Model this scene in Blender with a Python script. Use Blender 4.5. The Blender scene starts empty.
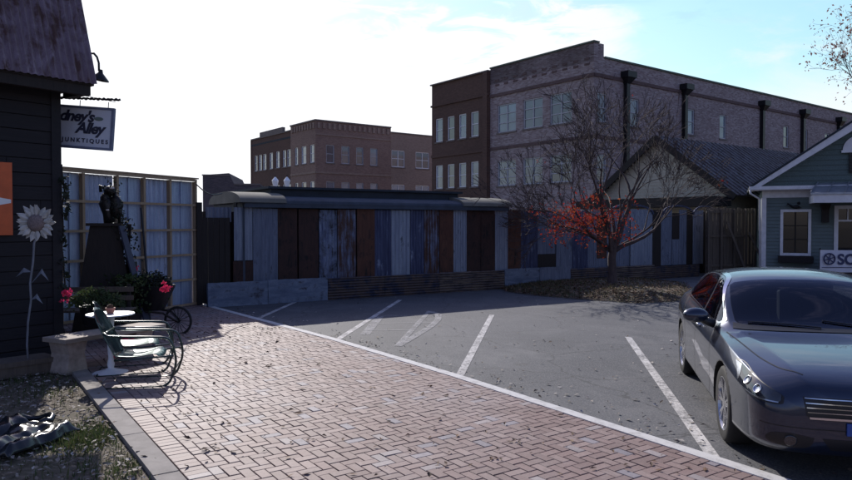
import bpy, bmesh, math, random
from mathutils import Vector, Matrix
from mathutils.bvhtree import BVHTree
random.seed(7)
sc = bpy.context.scene
col = sc.collection
R = math.radians
# ------------------------------------------------------------------ camera
H = 1.9; FPX = 690.0; HZ = 224.0
pitch = math.atan((240-HZ)/FPX)
cam = bpy.data.objects.new('camera', bpy.data.cameras.new('camera')); col.objects.link(cam)
cam.location = (0, 0, H); cam.rotation_euler = (R(90)-pitch, 0, 0)
cam.data.sensor_width = 36; cam.data.lens = 36*FPX/852; cam.data.clip_end = 3000; cam.data.clip_start = .05
sc.camera = cam
def ray(px, py):
    a, b = px-426, 240-py
    return Vector((a, FPX*math.cos(pitch)+b*math.sin(pitch), -FPX*math.sin(pitch)+b*math.cos(pitch)))
def G(px, py, z=0.0):
    r = ray(px, py); t = (z-H)/r.z
    return Vector((r.x*t, r.y*t, z))
def P(px, py, Y):
    r = ray(px, py); t = Y/r.y
    return Vector((r.x*t, Y, H+r.z*t))
# ------------------------------------------------------------------ object helpers
def tag(o, label=None, cat=None, group=None, kind=None):
    if label: o['label'] = label
    if cat: o['category'] = cat
    if group: o['group'] = group
    if kind: o['kind'] = kind
    return o
def empty(name, loc, rz, label, cat, group=None):
    o = bpy.data.objects.new(name, None); col.objects.link(o)
    o.location = loc; o.rotation_euler = (0, 0, rz); o.empty_display_size = .2
    return tag(o, label, cat, group)
def kids(o): return [c for c in bpy.data.objects if c.parent is o]
def copy_tree(o, parent=None):
    c = o.copy(); col.objects.link(c)
    if parent is not None: c.parent = parent
    for ch in kids(o): copy_tree(ch, c)
    return c
class MB:
    def __init__(s): s.v = []; s.f = []; s.mi = []; s.M = None
    def add(s, vs, fs, m=0):
        b = len(s.v)
        for p in vs:
            p = Vector(p); s.v.append(tuple(s.M @ p) if s.M else tuple(p))
        for f in fs: s.f.append([b+i for i in f]); s.mi.append(m)
        return s
    def quad(s, a, b, c, d, m=0): return s.add([a, b, c, d], [(0, 1, 2, 3)], m)
    def box(s, x0, x1, y0, y1, z0, z1, m=0):
        return s.add([(x0,y0,z0),(x1,y0,z0),(x1,y1,z0),(x0,y1,z0),(x0,y0,z1),(x1,y0,z1),(x1,y1,z1),(x0,y1,z1)],
              [(0,3,2,1),(4,5,6,7),(0,1,5,4),(1,2,6,5),(2,3,7,6),(3,0,4,7)], m)
    def bar(s, a, b, w, h, m=0, up=(0,0,1)):
        a = Vector(a); b = Vector(b); d = (b-a).normalized(); u = Vector(up)
        if abs(d.dot(u)) > .98: u = Vector((0,1,0))
        x = d.cross(u).normalized(); y = x.cross(d)
        vs = []
        for p in (a, b):
            for sx, sy in ((-1,-1),(1,-1),(1,1),(-1,1)): vs.append(p+x*(w/2*sx)+y*(h/2*sy))
        return s.add(vs, [(0,1,2,3),(7,6,5,4),(0,4,5,1),(1,5,6,2),(2,6,7,3),(3,7,4,0)], m)
    def tube(s, pts, r, n=8, m=0, caps=True, closed=False):
        pts = [Vector(p) for p in pts]; k = len(pts)
        rs = r if isinstance(r, (list, tuple)) else [r]*k
        vs = []; fs = []; prev = None
        for i, p in enumerate(pts):
            if closed: d = (pts[(i+1) % k]-pts[i-1]).normalized()
            elif i == 0: d = (pts[1]-p).normalized()
            elif i == k-1: d = (p-pts[i-1]).normalized()
            else: d = ((pts[i+1]-p).normalized()+(p-pts[i-1]).normalized()).normalized()
            if prev is None:
                u = Vector((0,0,1)) if abs(d.z) < .9 else Vector((1,0,0))
                x = d.cross(u).normalized()
            else:
                x = (prev-d*prev.dot(d)).normalized()
            prev = x; y = d.cross(x)
            for j in range(n):
                a = 2*math.pi*j/n
                vs.append(p+(x*math.cos(a)+y*math.sin(a))*rs[i])
        for i in range(k if closed else k-1):
            for j in range(n):
                a = i*n+j; b = i*n+(j+1) % n; c = ((i+1) % k)*n+(j+1) % n; d = ((i+1) % k)*n+j
                fs.append((a, b, c, d))
        if caps and not closed:
            fs.append(tuple(range(n-1, -1, -1))); fs.append(tuple((k-1)*n+j for j in range(n)))
        return s.add(vs, fs, m)
    def lathe(s, prof, n=24, c=(0,0,0), axis='z', m=0):
        vs = []; fs = []
        for (r, z) in prof:
            for j in range(n):
                a = 2*math.pi*j/n; q = (r*math.cos(a), r*math.sin(a), z)
                if axis == 'y': q = (q[0], q[2], q[1])
                vs.append((q[0]+c[0], q[1]+c[1], q[2]+c[2]))
        for i in range(len(prof)-1):
            for j in range(n):
                fs.append((i*n+j, i*n+(j+1) % n, (i+1)*n+(j+1) % n, (i+1)*n+j))
        return s.add(vs, fs, m)
    def ball(s, c, r, n=10, m=0, sc_=(1,1,1), jit=0):
        vs = []; fs = []
        for i in range(n+1):
            t = math.pi*i/n
            for j in range(n):
                a = 2*math.pi*j/n; q = r*(1+random.uniform(-jit, jit))
                vs.append((c[0]+q*sc_[0]*math.sin(t)*math.cos(a), c[1]+q*sc_[1]*math.sin(t)*math.sin(a), c[2]+q*sc_[2]*math.cos(t)))
        for i in range(n):
            for j in range(n): fs.append((i*n+j, i*n+(j+1) % n, (i+1)*n+(j+1) % n, (i+1)*n+j))
        return s.add(vs, fs, m)
    def corr(s, x0, x1, z0, z1, y, pitch=.076, amp=.012, m=0, horizontal=False, slope=None):
        """corrugated sheet in the x-z plane at depth y, thin, facing -y"""
        a0, a1 = (z0, z1) if horizontal else (x0, x1)
        n = max(4, int((a1-a0)/pitch*4)); n = min(n, 400)
        vs = []; fs = []
        for i in range(n+1):
            a = a0+(a1-a0)*i/n; o = y+amp*math.sin(2*math.pi*(a-a0)/pitch)
            if horizontal: vs += [(x0, o, a), (x1, o, a)]
            else: vs += [(a, o, z0), (a, o, z1)]
        for i in range(n):
            f = (2*i, 2*i+2, 2*i+3, 2*i+1)
            fs.append(f if not horizontal else f[::-1])
        return s.add(vs, fs, m)
    def disc(s, c, r, n=24, m=0, nrm=(0,0,1)):
        nv = Vector(nrm).normalized(); u = Vector((0,0,1)) if abs(nv.z) < .9 else Vector((1,0,0))
        x = u.cross(nv).normalized(); y = nv.cross(x)
        return s.add([Vector(c)+(x*math.cos(2*math.pi*j/n)+y*math.sin(2*math.pi*j/n))*r for j in range(n)], [tuple(range(n))], m)
    def build(s, name, mats, parent=None, smooth=False, bevel=0, auto=None, solid=0):
        me = bpy.data.meshes.new(name)
        me.from_pydata(s.v, [], s.f)
        for m in (mats if isinstance(mats, (list, tuple)) else [mats]): me.materials.append(m)
        me.polygons.foreach_set('material_index', s.mi)
        if smooth: me.polygons.foreach_set('use_smooth', [True]*len(me.polygons))
        me.update()
        if smooth and auto:
            me.set_sharp_from_angle(angle=R(auto))
        o = bpy.data.objects.new(name, me); col.objects.link(o)
        if parent is not None: o.parent = parent
        if bevel:
            b = o.modifiers.new('b', 'BEVEL'); b.width = bevel; b.segments = 2; b.limit_method = 'ANGLE'
        if solid:
            b = o.modifiers.new('s', 'SOLIDIFY'); b.thickness = solid
        return o
# ------------------------------------------------------------------ materials
def lin(c): return tuple(c)+(1,)
class NT:
    def __init__(s, name):
        s.m = bpy.data.materials.new(name); s.m.use_nodes = True
        s.t = s.m.node_tree; s.b = s.t.nodes['Principled BSDF']
    def n(s, ty, **k):
        o = s.t.nodes.new(ty)
        for a, v in k.items(): setattr(o, a, v)
        return o
    def l(s, a, b): s.t.links.new(a, b)
    def coord(s, scale=(1,1,1), obj=True):
        c = s.n('ShaderNodeTexCoord'); mp = s.n('ShaderNodeMapping')
        mp.inputs['Scale'].default_value = scale
        s.l(c.outputs['Object'], mp.inputs['Vector']); return mp.outputs['Vector']
    def noise(s, vec, scale, detail=6, rough=.6, dist=0, off=0):
        t = s.n('ShaderNodeTexNoise'); t.noise_dimensions = '4D'
        t.inputs['W'].default_value = off
        t.inputs['Scale'].default_value = scale; t.inputs['Detail'].default_value = detail
        t.inputs['Roughness'].default_value = rough; t.inputs['Distortion'].default_value = dist
        s.l(vec, t.inputs['Vector']); return t.outputs['Fac']
    def ramp(s, fac, stops):
        r = s.n('ShaderNodeValToRGB'); e = r.color_ramp.elements
        while len(e) < len(stops): e.new(.5)
        for i, (p, c) in enumerate(stops):
            e[i].position = p; e[i].color = lin(c) if not isinstance(c, (int, float)) else (c, c, c, 1)
        s.l(fac, r.inputs[0]); return r.outputs[0]
    def mix(s, fac, a, b, mode='MIX'):
        x = s.n('ShaderNodeMix', data_type='RGBA', blend_type=mode)
        for val, idx in ((fac, 0), (a, 6), (b, 7)):
            if isinstance(val, (int, float)): x.inputs[idx].default_value = val
            elif isinstance(val, (tuple, list)): x.inputs[idx].default_value = lin(val)
            else: s.l(val, x.inputs[idx])
        return x.outputs[2]
    def bump(s, h, strength=.3, dist=.01):
        b = s.n('ShaderNodeBump'); b.inputs['Strength'].default_value = strength; b.inputs['Distance'].default_value = dist
        s.l(h, b.inputs['Height']); s.l(b.outputs[0], s.b.inputs['Normal'])
    def set(s, **k):
        for a, v in k.items():
            i = s.b.inputs[a.replace('_', ' ')]
            if hasattr(v, 'is_output'): s.l(v, i)
            else: i.default_value = lin(v) if isinstance(v, (tuple, list)) else v
        return s
def plain(name, c, rough=.6, metal=0, var=.25, scale=6, coat=0, bump=0, stretch=(1,1,1)):
    t = NT(name); v = t.coord(stretch)
    f = t.noise(v, scale)
    dk = tuple(x*(1-var) for x in c); lt = tuple(min(1, x*(1+var)) for x in c)
    t.set(Base_Color=t.ramp(f, [(.3, dk), (.7, lt)]), Roughness=rough, Metallic=metal, Coat_Weight=coat)
    if bump: t.bump(f, bump, .02)
    return t.m
def patina(name, a, b, rust, ra=.5, seed=0, rough=.55, metal=.35, sx=9, sz=.9, ridge=False):
    """weathered sheet metal with vertical runs"""
    t = NT(name); v = t.coord((sx, 1, sz)); v2 = t.coord((2.2, 2.2, 1.6))
    f = t.noise(v, 1.6, 8, .68, .3, seed); g = t.noise(v2, 1.8, 8, .7, .6, seed+3.3)
    base = t.mix(t.ramp(f, [(.38, 0), (.6, 1)]), a, b)
    mul = t.n('ShaderNodeMath', operation='MULTIPLY'); t.l(f, mul.inputs[0]); t.l(g, mul.inputs[1])
    k = t.ramp(mul.outputs[0], [(max(0, .42-ra*.4), 0), (min(1, .50-ra*.35), 1)])
    h = t.noise(t.coord((14, 14, 9)), 5, 4, .7, 0, seed+9)
    c = t.mix(k, base, rust)
    c = t.mix(.5, c, t.ramp(h, [(.3, .55), (.65, 1.0)]), 'MULTIPLY')
    t.set(Base_Color=c, Roughness=rough, Metallic=metal); t.bump(g, .5, .03)
    return t.m
def woodm(name, a, b, stretch=(14, 14, .8), rough=.8, seed=0):
    t = NT(name); f = t.noise(t.coord(stretch), 2.2, 8, .7, .4, seed)
    g = t.noise(t.coord((1, 1, 1)), .9, 4, .6, 0, seed+1)
    c = t.mix(t.ramp(f, [(.3, 0), (.7, 1)]), a, b)
    c = t.mix(.6, c, t.ramp(g, [(.3, .6), (.7, 1.0)]), 'MULTIPLY')
    t.set(Base_Color=c, Roughness=rough); t.bump(f, .4, .01); return t.m
def brickm(name, cols, mortar, row=.075, wid=.22, bigvar=.25, mort=.012, speck=None):
    t = NT(name); c = t.n('ShaderNodeTexCoord'); s = t.n('ShaderNodeSeparateXYZ'); t.l(c.outputs['Object'], s.inputs[0])
    ad = t.n('ShaderNodeMath', operation='ADD'); t.l(s.outputs[0], ad.inputs[0]); t.l(s.outputs[1], ad.inputs[1])
    cb = t.n('ShaderNodeCombineXYZ'); t.l(ad.outputs[0], cb.inputs[0]); t.l(s.outputs[2], cb.inputs[1])
    b = t.n('ShaderNodeTexBrick'); b.inputs['Scale'].default_value = 1; b.inputs['Brick Width'].default_value = wid
    b.inputs['Row Height'].default_value = row; b.inputs['Mortar Size'].default_value = mort; b.inputs['Bias'].default_value = 0
    b.inputs['Color1'].default_value = (0, 0, 0, 1); b.inputs['Color2'].default_value = (1, 1, 1, 1); b.inputs['Mortar'].default_value = (.5, .5, .5, 1)
    t.l(cb.outputs[0], b.inputs['Vector'])
    sc1 = t.noise(cb.outputs[0], 2.5, 5, .75); sc2 = t.noise(cb.outputs[0], .22, 4, .6)
    rc = t.ramp(b.outputs['Color'], [(0, cols[0]), (.5, cols[1]), (1, cols[2])])
    rc = t.mix(t.ramp(sc1, [(.46, 0), (.66, .75)]), rc, speck or cols[2])
    rc = t.mix(b.outputs['Fac'], rc, mortar)
    rc = t.mix(1, rc, t.ramp(sc2, [(.3, 1-bigvar), (.7, 1.0)]), 'MULTIPLY')
    t.set(Base_Color=rc, Roughness=.9); t.bump(b.outputs['Fac'], -.3, .01); return t.m
def glassm(name, c=(.02,.03,.05), rough=.05, spec=.6, var=True):
    t = NT(name)
    f = t.noise(t.coord((.6,.6,.6)), 1.3, 3, .5)
    oi = t.n('ShaderNodeObjectInfo'); cc = t.ramp(f, [(.35, c), (.7, tuple(x*2 for x in c))])
    if name == 'window_glass':
        cc = t.mix(t.ramp(oi.outputs['Random'], [(0, 0), (.45, .25), (.75, .9), (1, .6)]), cc, (.035,.04,.05))
    t.set(Base_Color=cc, Roughness=rough, Specular_IOR_Level=spec, Coat_Weight=.5, Coat_Roughness=.02)
    return t.m
M = {}
M['white'] = plain('white_paint', (.72,.72,.74), .5, var=.08)
M['whitetrim'] = plain('white_trim', (.66,.64,.66), .6, var=.12)
M['winframe'] = plain('window_white', (.42,.42,.45), .6, var=.1)
M['black'] = plain('black_metal', (.012,.012,.015), .45, .3)
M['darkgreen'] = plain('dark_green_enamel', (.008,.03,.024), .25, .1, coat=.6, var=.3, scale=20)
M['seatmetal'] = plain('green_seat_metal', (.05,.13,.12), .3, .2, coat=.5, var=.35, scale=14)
M['rubber'] = plain('rubber', (.012,.012,.013), .8)
M['concrete'] = plain('concrete', (.27,.245,.225), .9, var=.25, scale=5, bump=.3)
M['stone'] = plain('stone', (.34,.28,.24), .9, var=.35, scale=8, bump=.4)
M['glass'] = glassm('window_glass', (.12,.16,.21), .06, .9)  # pale blue base colour stands in for reflected sky
M['darkglass'] = glassm('dark_glass', (.008,.009,.012), .1, .5)
M['rust'] = patina('rust_sheet', (.075,.028,.018), (.12,.048,.028), (.015,.010,.010), .4, 5, .8, .1)
M['rust2'] = patina('rust_dark', (.034,.016,.014), (.062,.026,.02), (.008,.006,.007), .45, 8, .8, .1)
M['rustroof'] = patina('rust_roof', (.15,.10,.125), (.27,.21,.26), (.08,.035,.03), .5, 11, .65, .25, sx=6)
M['bluesheet'] = patina('blue_sheet', (.11,.135,.20), (.17,.20,.28), (.03,.035,.06), .3, 1)
M['bluesheet2'] = patina('blue_sheet_pale', (.18,.21,.29), (.27,.31,.39), (.05,.06,.09), .28, 21)
M['patblue'] = patina('patina_blue', (.045,.06,.14), (.24,.29,.41), (.02,.018,.03), .5, 2)
M['patrust'] = patina('patina_rust', (.17,.20,.30), (.045,.05,.10), (.06,.025,.018), .6, 3)
M['patdeep'] = patina('patina_deep', (.025,.032,.085), (.06,.075,.15), (.20,.24,.34), .30, 4)
M['galv'] = patina('galvanised', (.30,.37,.52), (.44,.51,.66), (.15,.18,.26), .22, 6, .5, .4)
M['lowblue'] = patina('low_blue', (.09,.12,.19), (.17,.21,.29), (.04,.04,.06), .35, 7, sx=1.2, sz=6)
M['lowrust'] = patina('low_rust', (.085,.062,.055), (.14,.10,.08), (.025,.03,.06), .5, 9, sx=1.2, sz=12)
M['lowtan'] = patina('low_tan', (.20,.15,.11), (.07,.06,.07), (.04,.03,.035), .45, 10, sx=1.2, sz=12)
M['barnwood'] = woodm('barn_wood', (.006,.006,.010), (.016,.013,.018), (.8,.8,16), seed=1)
M['woodframe'] = woodm('frame_wood', (.30,.21,.13), (.42,.31,.20), seed=2)
M['oldwood'] = woodm('old_wood', (.075,.058,.048), (.15,.12,.095), seed=3)
M['woodplank'] = woodm('plank', (.30,.24,.20), (.42,.36,.30), (2, 12, 12), seed=4)
M['darkwood'] = woodm('dark_wood', (.012,.009,.009), (.026,.018,.016), seed=5)
M['darkroof'] = plain('dark_roof', (.022,.030,.042), .85, var=.25, scale=3)
M['shedmetal'] = plain('shed_roof', (.045,.058,.082), .85, 0, var=.3, scale=2.5)
M['capmetal'] = plain('pale_roof_cap', (.15,.145,.125), .95, .0, var=.2, scale=3)
M['brickgrey'] = brickm('brick_grey', [(.19,.12,.12), (.28,.205,.205), (.44,.37,.37)], (.34,.30,.30), row=.09, wid=.27, speck=(.38,.30,.305))
M['brickgreyd'] = brickm('brick_band', [(.10,.055,.05), (.13,.075,.07), (.17,.10,.095)], (.12,.09,.09))
M['brickbrown'] = brickm('brick_brown', [(.085,.040,.03), (.115,.055,.04), (.145,.075,.055)], (.12,.08,.065), speck=(.12,.06,.045))
M['bricktan'] = brickm('brick_tan', [(.20,.11,.085), (.26,.155,.12), (.33,.21,.165)], (.28,.21,.18), speck=(.28,.17,.14))
M['bricktan2'] = brickm('brick_tan_pale', [(.25,.16,.125), (.31,.21,.165), (.37,.26,.21)], (.32,.25,.21), speck=(.33,.23,.18))
M['coping'] = plain('coping', (.16,.13,.12), .8)
M['copinggreen'] = plain('coping_green', (.10,.13,.10), .8)
M['beige'] = plain('beige_siding', (.46,.42,.34), .8, var=.12)
M['green_siding'] = plain('green_siding', (.125,.16,.16), .75, var=.12, scale=3)
M['greenshingle'] = plain('green_shingle', (.095,.13,.125), .85, var=.25, scale=25)
M['orange'] = plain('orange_paint', (.55,.10,.025), .5, var=.15)
M['purpleroof'] = patina('standing_seam', (.085,.075,.085), (.26,.245,.26), (.06,.04,.04), .6, 14, .6, .0, sx=1.5, sz=3)
# ------------------------------------------------------------------ light
EL, AZ = 31.0, -23.0            # azimuth from +Y towards +X
el, az = R(EL), R(AZ)
sdir = Vector((math.sin(az)*math.cos(el), math.cos(az)*math.cos(el), math.sin(el)))
sun = bpy.data.objects.new('sun', bpy.data.lights.new('sun', 'SUN')); col.objects.link(sun)
sun.data.energy = 5.0; sun.data.angle = R(.53); sun.data.color = (1, .945, .88)
sun.rotation_euler = (-sdir).to_track_quat('-Z', 'Y').to_euler()
w = bpy.data.worlds.new('World'); sc.world = w; w.use_nodes = True
nt = w.node_tree; N = nt.nodes; L = nt.links
bg = N['Background']; bg.inputs['Strength'].default_value = .115
sky = N.new('ShaderNodeTexSky'); sky.sky_type = 'NISHITA'; sky.sun_disc = False
sky.sun_elevation = el; sky.sun_rotation = az; sky.air_density = 1.3; sky.dust_density = 1.2; sky.ozone_density = 1.5
tc = N.new('ShaderNodeTexCoord')
def wmath(op, a, b=None, clamp=False):
    n = N.new('ShaderNodeMath'); n.operation = op; n.use_clamp = clamp
    for i, x in enumerate((a, b)):
        if x is None: continue
        if isinstance(x, (int, float)): n.inputs[i].default_value = x
        else: L.new(x, n.inputs[i])
    return n.outputs[0]
def wnoise(scale, st, detail=7, rough=.62, dist=.6, rot=(0,0,0)):
    mp = N.new('ShaderNodeMapping'); mp.inputs['Scale'].default_value = st; mp.inputs['Rotation'].default_value = rot
    L.new(tc.outputs['Generated'], mp.inputs['Vector'])
    n = N.new('ShaderNodeTexNoise'); n.inputs['Scale'].default_value = scale; n.inputs['Detail'].default_value = detail
    n.inputs['Roughness'].default_value = rough; n.inputs['Distortion'].default_value = dist
    L.new(mp.outputs[0], n.inputs['Vector']); return n.outputs['Fac']
def wdot(d):
    n = N.new('ShaderNodeVectorMath'); n.operation = 'DOT_PRODUCT'; L.new(tc.outputs['Generated'], n.inputs[0])
    n.inputs[1].default_value = Vector(d).normalized(); return n.outputs['Value']
def wmr(x, a, b, c=0, d=1):
    n = N.new('ShaderNodeMapRange'); n.interpolation_type = 'SMOOTHSTEP'
    L.new(x, n.inputs[0])
    for i, q in enumerate((a, b, c, d)): n.inputs[i+1].default_value = q
    return n.outputs[0]
n1 = wnoise(3.2, (1, 1, 2.2), rot=(0, .5, .3)); n2 = wnoise(9, (1, 1, 4), rot=(0, -.6, .4))
near = wdot(ray(215, 60))
haze0 = wmr(wmath('ADD', near, wmath('MULTIPLY', wmath('SUBTRACT', n1, .5), .20)),   .835, .885)
sep = N.new('ShaderNodeSeparateXYZ'); L.new(tc.outputs['Generated'], sep.inputs[0])
peek = wmr(wmath('ADD', sep.outputs[2], wmath('MULTIPLY', wmath('SUBTRACT', n2, .5), .42)), .26, .335, 0, .85)
haze = wmath('MULTIPLY', haze0, wmath('SUBTRACT', 1.0, peek))
low = wmr(wmath('ADD', sep.outputs[2], wmath('MULTIPLY', wmath('SUBTRACT', n1, .5), -.25)), .20, .09)
wisps = wmr(wmath('ADD', wmath('MULTIPLY', n1, .6), wmath('MULTIPLY', n2, .4)), .50, .68, 0, .6)
front = wmr(sep.outputs[1], -.1, .5)
cl = wmath('MAXIMUM', haze, wmath('MAXIMUM', wmath('MULTIPLY', low, wmath('MULTIPLY', front, .8)), wisps))
core = wmr(near, .86, 1.0)
bright = wmath('ADD', wmath('MULTIPLY', core, 1.2), wmath('ADD', wmath('MULTIPLY', front, 6.4), 2.2))
ccol = N.new('ShaderNodeCombineXYZ')
L.new(bright, ccol.inputs[0]); L.new(wmath('MULTIPLY', bright, 1.01), ccol.inputs[1]); L.new(wmath('MULTIPLY', bright, 1.05), ccol.inputs[2])
# the thin winter haze lifts the blue of the sky in front
hz_ = N.new('ShaderNodeMix'); hz_.data_type = 'RGBA'; hz_.blend_type = 'ADD'; hz_.inputs[0].default_value = 1
tint = N.new('ShaderNodeCombineXYZ'); ft_ = wmath('MULTIPLY', front, wmr(sep.outputs[2], .46, .27))
L.new(wmath('MULTIPLY', ft_, .9), tint.inputs[0]); L.new(wmath('MULTIPLY', ft_, 2.6), tint.inputs[1]); L.new(wmath('MULTIPLY', ft_, 3.2), tint.inputs[2])
L.new(sky.outputs[0], hz_.inputs[6]); L.new(tint.outputs[0], hz_.inputs[7])
mx = N.new('ShaderNodeMix'); mx.data_type = 'RGBA'
L.new(cl, mx.inputs[0]); L.new(hz_.outputs[2], mx.inputs[6]); L.new(ccol.outputs[0], mx.inputs[7]); 
tn = N.new('ShaderNodeMix'); tn.data_type = 'RGBA'; tn.blend_type = 'MULTIPLY'
L.new(wmath('MAXIMUM', wmr(sep.outputs[1], .35, -.3), wmr(sep.outputs[2], .36, .6)), tn.inputs[0]); 
pk = N.new('ShaderNodeMix'); pk.data_type = 'RGBA'; L.new(wmath('MULTIPLY', wmath('MULTIPLY', peek, wmath('MULTIPLY', front, .55)), wmr(sep.outputs[2], .50, .34)), pk.inputs[0])
L.new(mx.outputs[2], pk.inputs[6]); pk.inputs[7].default_value = (4.2, 7.0, 8.9, 1); L.new(pk.outputs[2], tn.inputs[6]); tn.inputs[7].default_value = (.90, .85, 1.20, 1); L.new(tn.outputs[2], bg.inputs['Color'])
sc.view_settings.view_transform = 'Standard'; sc.view_settings.look = 'None'; sc.view_settings.exposure = 0
sc.render.engine = 'CYCLES'
# ------------------------------------------------------------------ ground
def struct(o): o['kind'] = 'structure'; return o
t = NT('earth'); v = t.coord(); a = t.noise(v, 1.1, 8, .7); b = t.noise(v, 14, 6, .7)
c = t.mix(t.ramp(a, [(.4, 0), (.6, 1)]), (.10,.075,.055), (.085,.08,.045))
c = t.mix(t.ramp(b, [(.45, 0), (.65, 1)]), c, (.17,.14,.11)); t.set(Base_Color=c, Roughness=.95); t.bump(b, .8, .03); M['earth'] = t.m
m = MB(); m.quad((-900,-300,-.012), (900,-300,-.012), (900,1500,-.012), (-900,1500,-.012)); struct(m.build('ground', M['earth']))
# asphalt
t = NT('asphalt'); v = t.coord(); a = t.noise(v, .35, 6, .65, .5); b = t.noise(v, 55, 3, .8); d = t.noise(v, 3, 6, .7)
c = t.mix(t.ramp(a, [(.35, 0), (.65, 1)]), (.036,.039,.047), (.074,.077,.086))
st = t.noise(v, .9, 7, .72, .8, 4); sp2 = t.noise(v, 1.7, 3, .5, 0, 8)
c = t.mix(t.ramp(st, [(.50, 0), (.68, .7)]), c, (.125,.124,.128))
c = t.mix(t.ramp(sp2, [(.66, 0), (.74, .7)]), c, (.028,.028,.03))
c = t.mix(t.ramp(b, [(.46, 0), (.70, .85)]), c, (.20,.195,.195))
c = t.mix(t.ramp(d, [(.58, 0), (.74, .45)]), c, (.13,.125,.12))
vo = t.n('ShaderNodeTexVoronoi', feature='DISTANCE_TO_EDGE'); vo.inputs['Scale'].default_value = .42
mp = t.n('ShaderNodeMix', data_type='RGBA', blend_type='ADD'); mp.inputs[0].default_value = .5
nn = t.n('ShaderNodeTexNoise'); nn.inputs['Scale'].default_value = 1.5; nn.inputs['Detail'].default_value = 6; t.l(v, nn.inputs['Vector'])
t.l(v, mp.inputs[6]); t.l(nn.outputs['Color'], mp.inputs[7]); t.l(mp.outputs[2], vo.inputs['Vector'])
c = t.mix(t.ramp(vo.outputs['Distance'], [(.0015, .7), (.005, 0)]), c, (.016,.016,.017))
t.set(Base_Color=c, Roughness=.8); t.bump(b, .5, .008); M['asphalt'] = t.m
kp = [G(205, 306), G(335, 341), G(457, 378), G(770, 480)]
kp = [kp[0]+(kp[0]-kp[1])*.35] + kp + [kp[3]+(kp[3]-kp[2])*1.2]
m = MB(); far = [Vector((60, -12, 0)), Vector((60, 60, 0)), Vector((-14, 60, 0)), Vector((-14, 24, 0))]
poly = [p.copy() for p in kp][::-1]; 
vs = [(p.x, p.y, -.004) for p in kp+[Vector((8, -12, 0))]+far]
m.add(vs, [tuple(range(len(vs)))]); struct(m.build('parking_lot', M['asphalt']))
# kerb band, flush painted concrete
t = NT('kerb_paint'); v = t.coord(); b = t.noise(v, 9, 8, .75)
t.set(Base_Color=t.mix(t.ramp(b, [(.48, 0), (.68, .7)]), (.55,.54,.53), (.22,.21,.20)), Roughness=.8); t.bump(b, .2, .01); M['kerbp'] = t.m
def band(m, pts, w0, z, thick=None):
    out = []
    for i, p in enumerate(pts):
        d = (pts[min(i+1, len(pts)-1)]-pts[max(i-1, 0)]); d.z = 0; d.normalize(); n = Vector((-d.y, d.x, 0))
        out.append((p+n*w0/2, p-n*w0/2))
    for (a, b), (c, d) in zip(out, out[1:]):
        if thick:
            zz = lambda q, h: (q.x, q.y, h)
            m.add([zz(a, 0-.01), zz(b, -.01), zz(c, -.01), zz(d, -.01), zz(a, z), zz(b, z), zz(c, z), zz(d, z)],
                  [(4,6,7,5), (0,4,5,1), (2,3,7,6), (0,2,6,4), (1,5,7,3)])
        else: m.quad((b.x,b.y,z), (d.x,d.y,z), (c.x,c.y,z), (a.x,a.y,z))
m = MB(); band(m, kp, .13, .028, True); struct(m.build('kerb', M['kerbp']))
# left concrete edging strip
sp = [Vector((-3.47, 7.37, 0)), Vector((-1.92, 5.09, 0))]; sd = (sp[1]-sp[0]).normalized()
u = sd; vv = Vector((-u.y, u.x, 0))
m = MB()
q = sp[0]-sd*3.6
while (q-sp[0]).dot(sd) < 6:
    ln = random.uniform(1.15, 1.5); band(m, [q, q+sd*(ln-.012)], .185, .034+random.uniform(-.004, .006), True); q = q+sd*ln
struct(m.build('concrete_edging', M['concrete']))
# brick paving, herringbone of individual pavers
t = NT('pavers'); at_ = t.n('ShaderNodeVertexColor', layer_name='tint'); v = t.coord(); a = t.noise(v, .6, 6, .7); b = t.noise(v, 40, 4, .7); d = t.noise(v, 2.2, 7, .75)
dk = t.noise(v, 5, 6, .8, .4, 6); c = t.mix(t.ramp(dk, [(.55, 0), (.72, .55)]), at_.outputs['Color'], (.10,.075,.07))
c = t.mix(1, c, t.ramp(b, [(.3, .85), (.7, 1.2)]), 'MULTIPLY')
c = t.mix(t.ramp(a, [(.42, .0), (.70, .5)]), c, (.31,.26,.25))
c = t.mix(t.ramp(d, [(.56, 0), (.74, .55)]), c, (.42,.37,.355))
t.set(Base_Color=c, Roughness=.68, Specular_IOR_Level=.45); t.bump(b, .35, .004); M['paver'] = t.m
M['joint'] = plain('joint_sand', (.085,.062,.055), .95, var=.3, scale=30)
def clip(poly, a, d, keep):
    out = []
    for i in range(len(poly)):
        p, q = poly[i], poly[(i+1) % len(poly)]
        sp_, sq = keep*d.cross(p-a).z, keep*d.cross(q-a).z
        if sp_ >= 0: out.append(p)
        if (sp_ >= 0) != (sq >= 0): out.append(p+(q-p)*(sp_/(sp_-sq)))
    return out
me = bpy.data.meshes.new('brick_paving'); V = []; F = []; C = []
O = sp[0]+vv*.11
cell = .091
kl = [(kp[i], (kp[i+1]-kp[i]).normalized()) for i in range(len(kp)-1)]
def tint():
    r = random.random()
    if r < .05: b_ = (.21,.19,.21)
    elif r < .09: b_ = (.28,.24,.235)
    elif r < .35: b_ = (.235,.165,.148)
    else: b_ = (.195,.128,.115)
    k = random.uniform(.88, 1.12); return tuple(x*k for x in b_)
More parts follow.
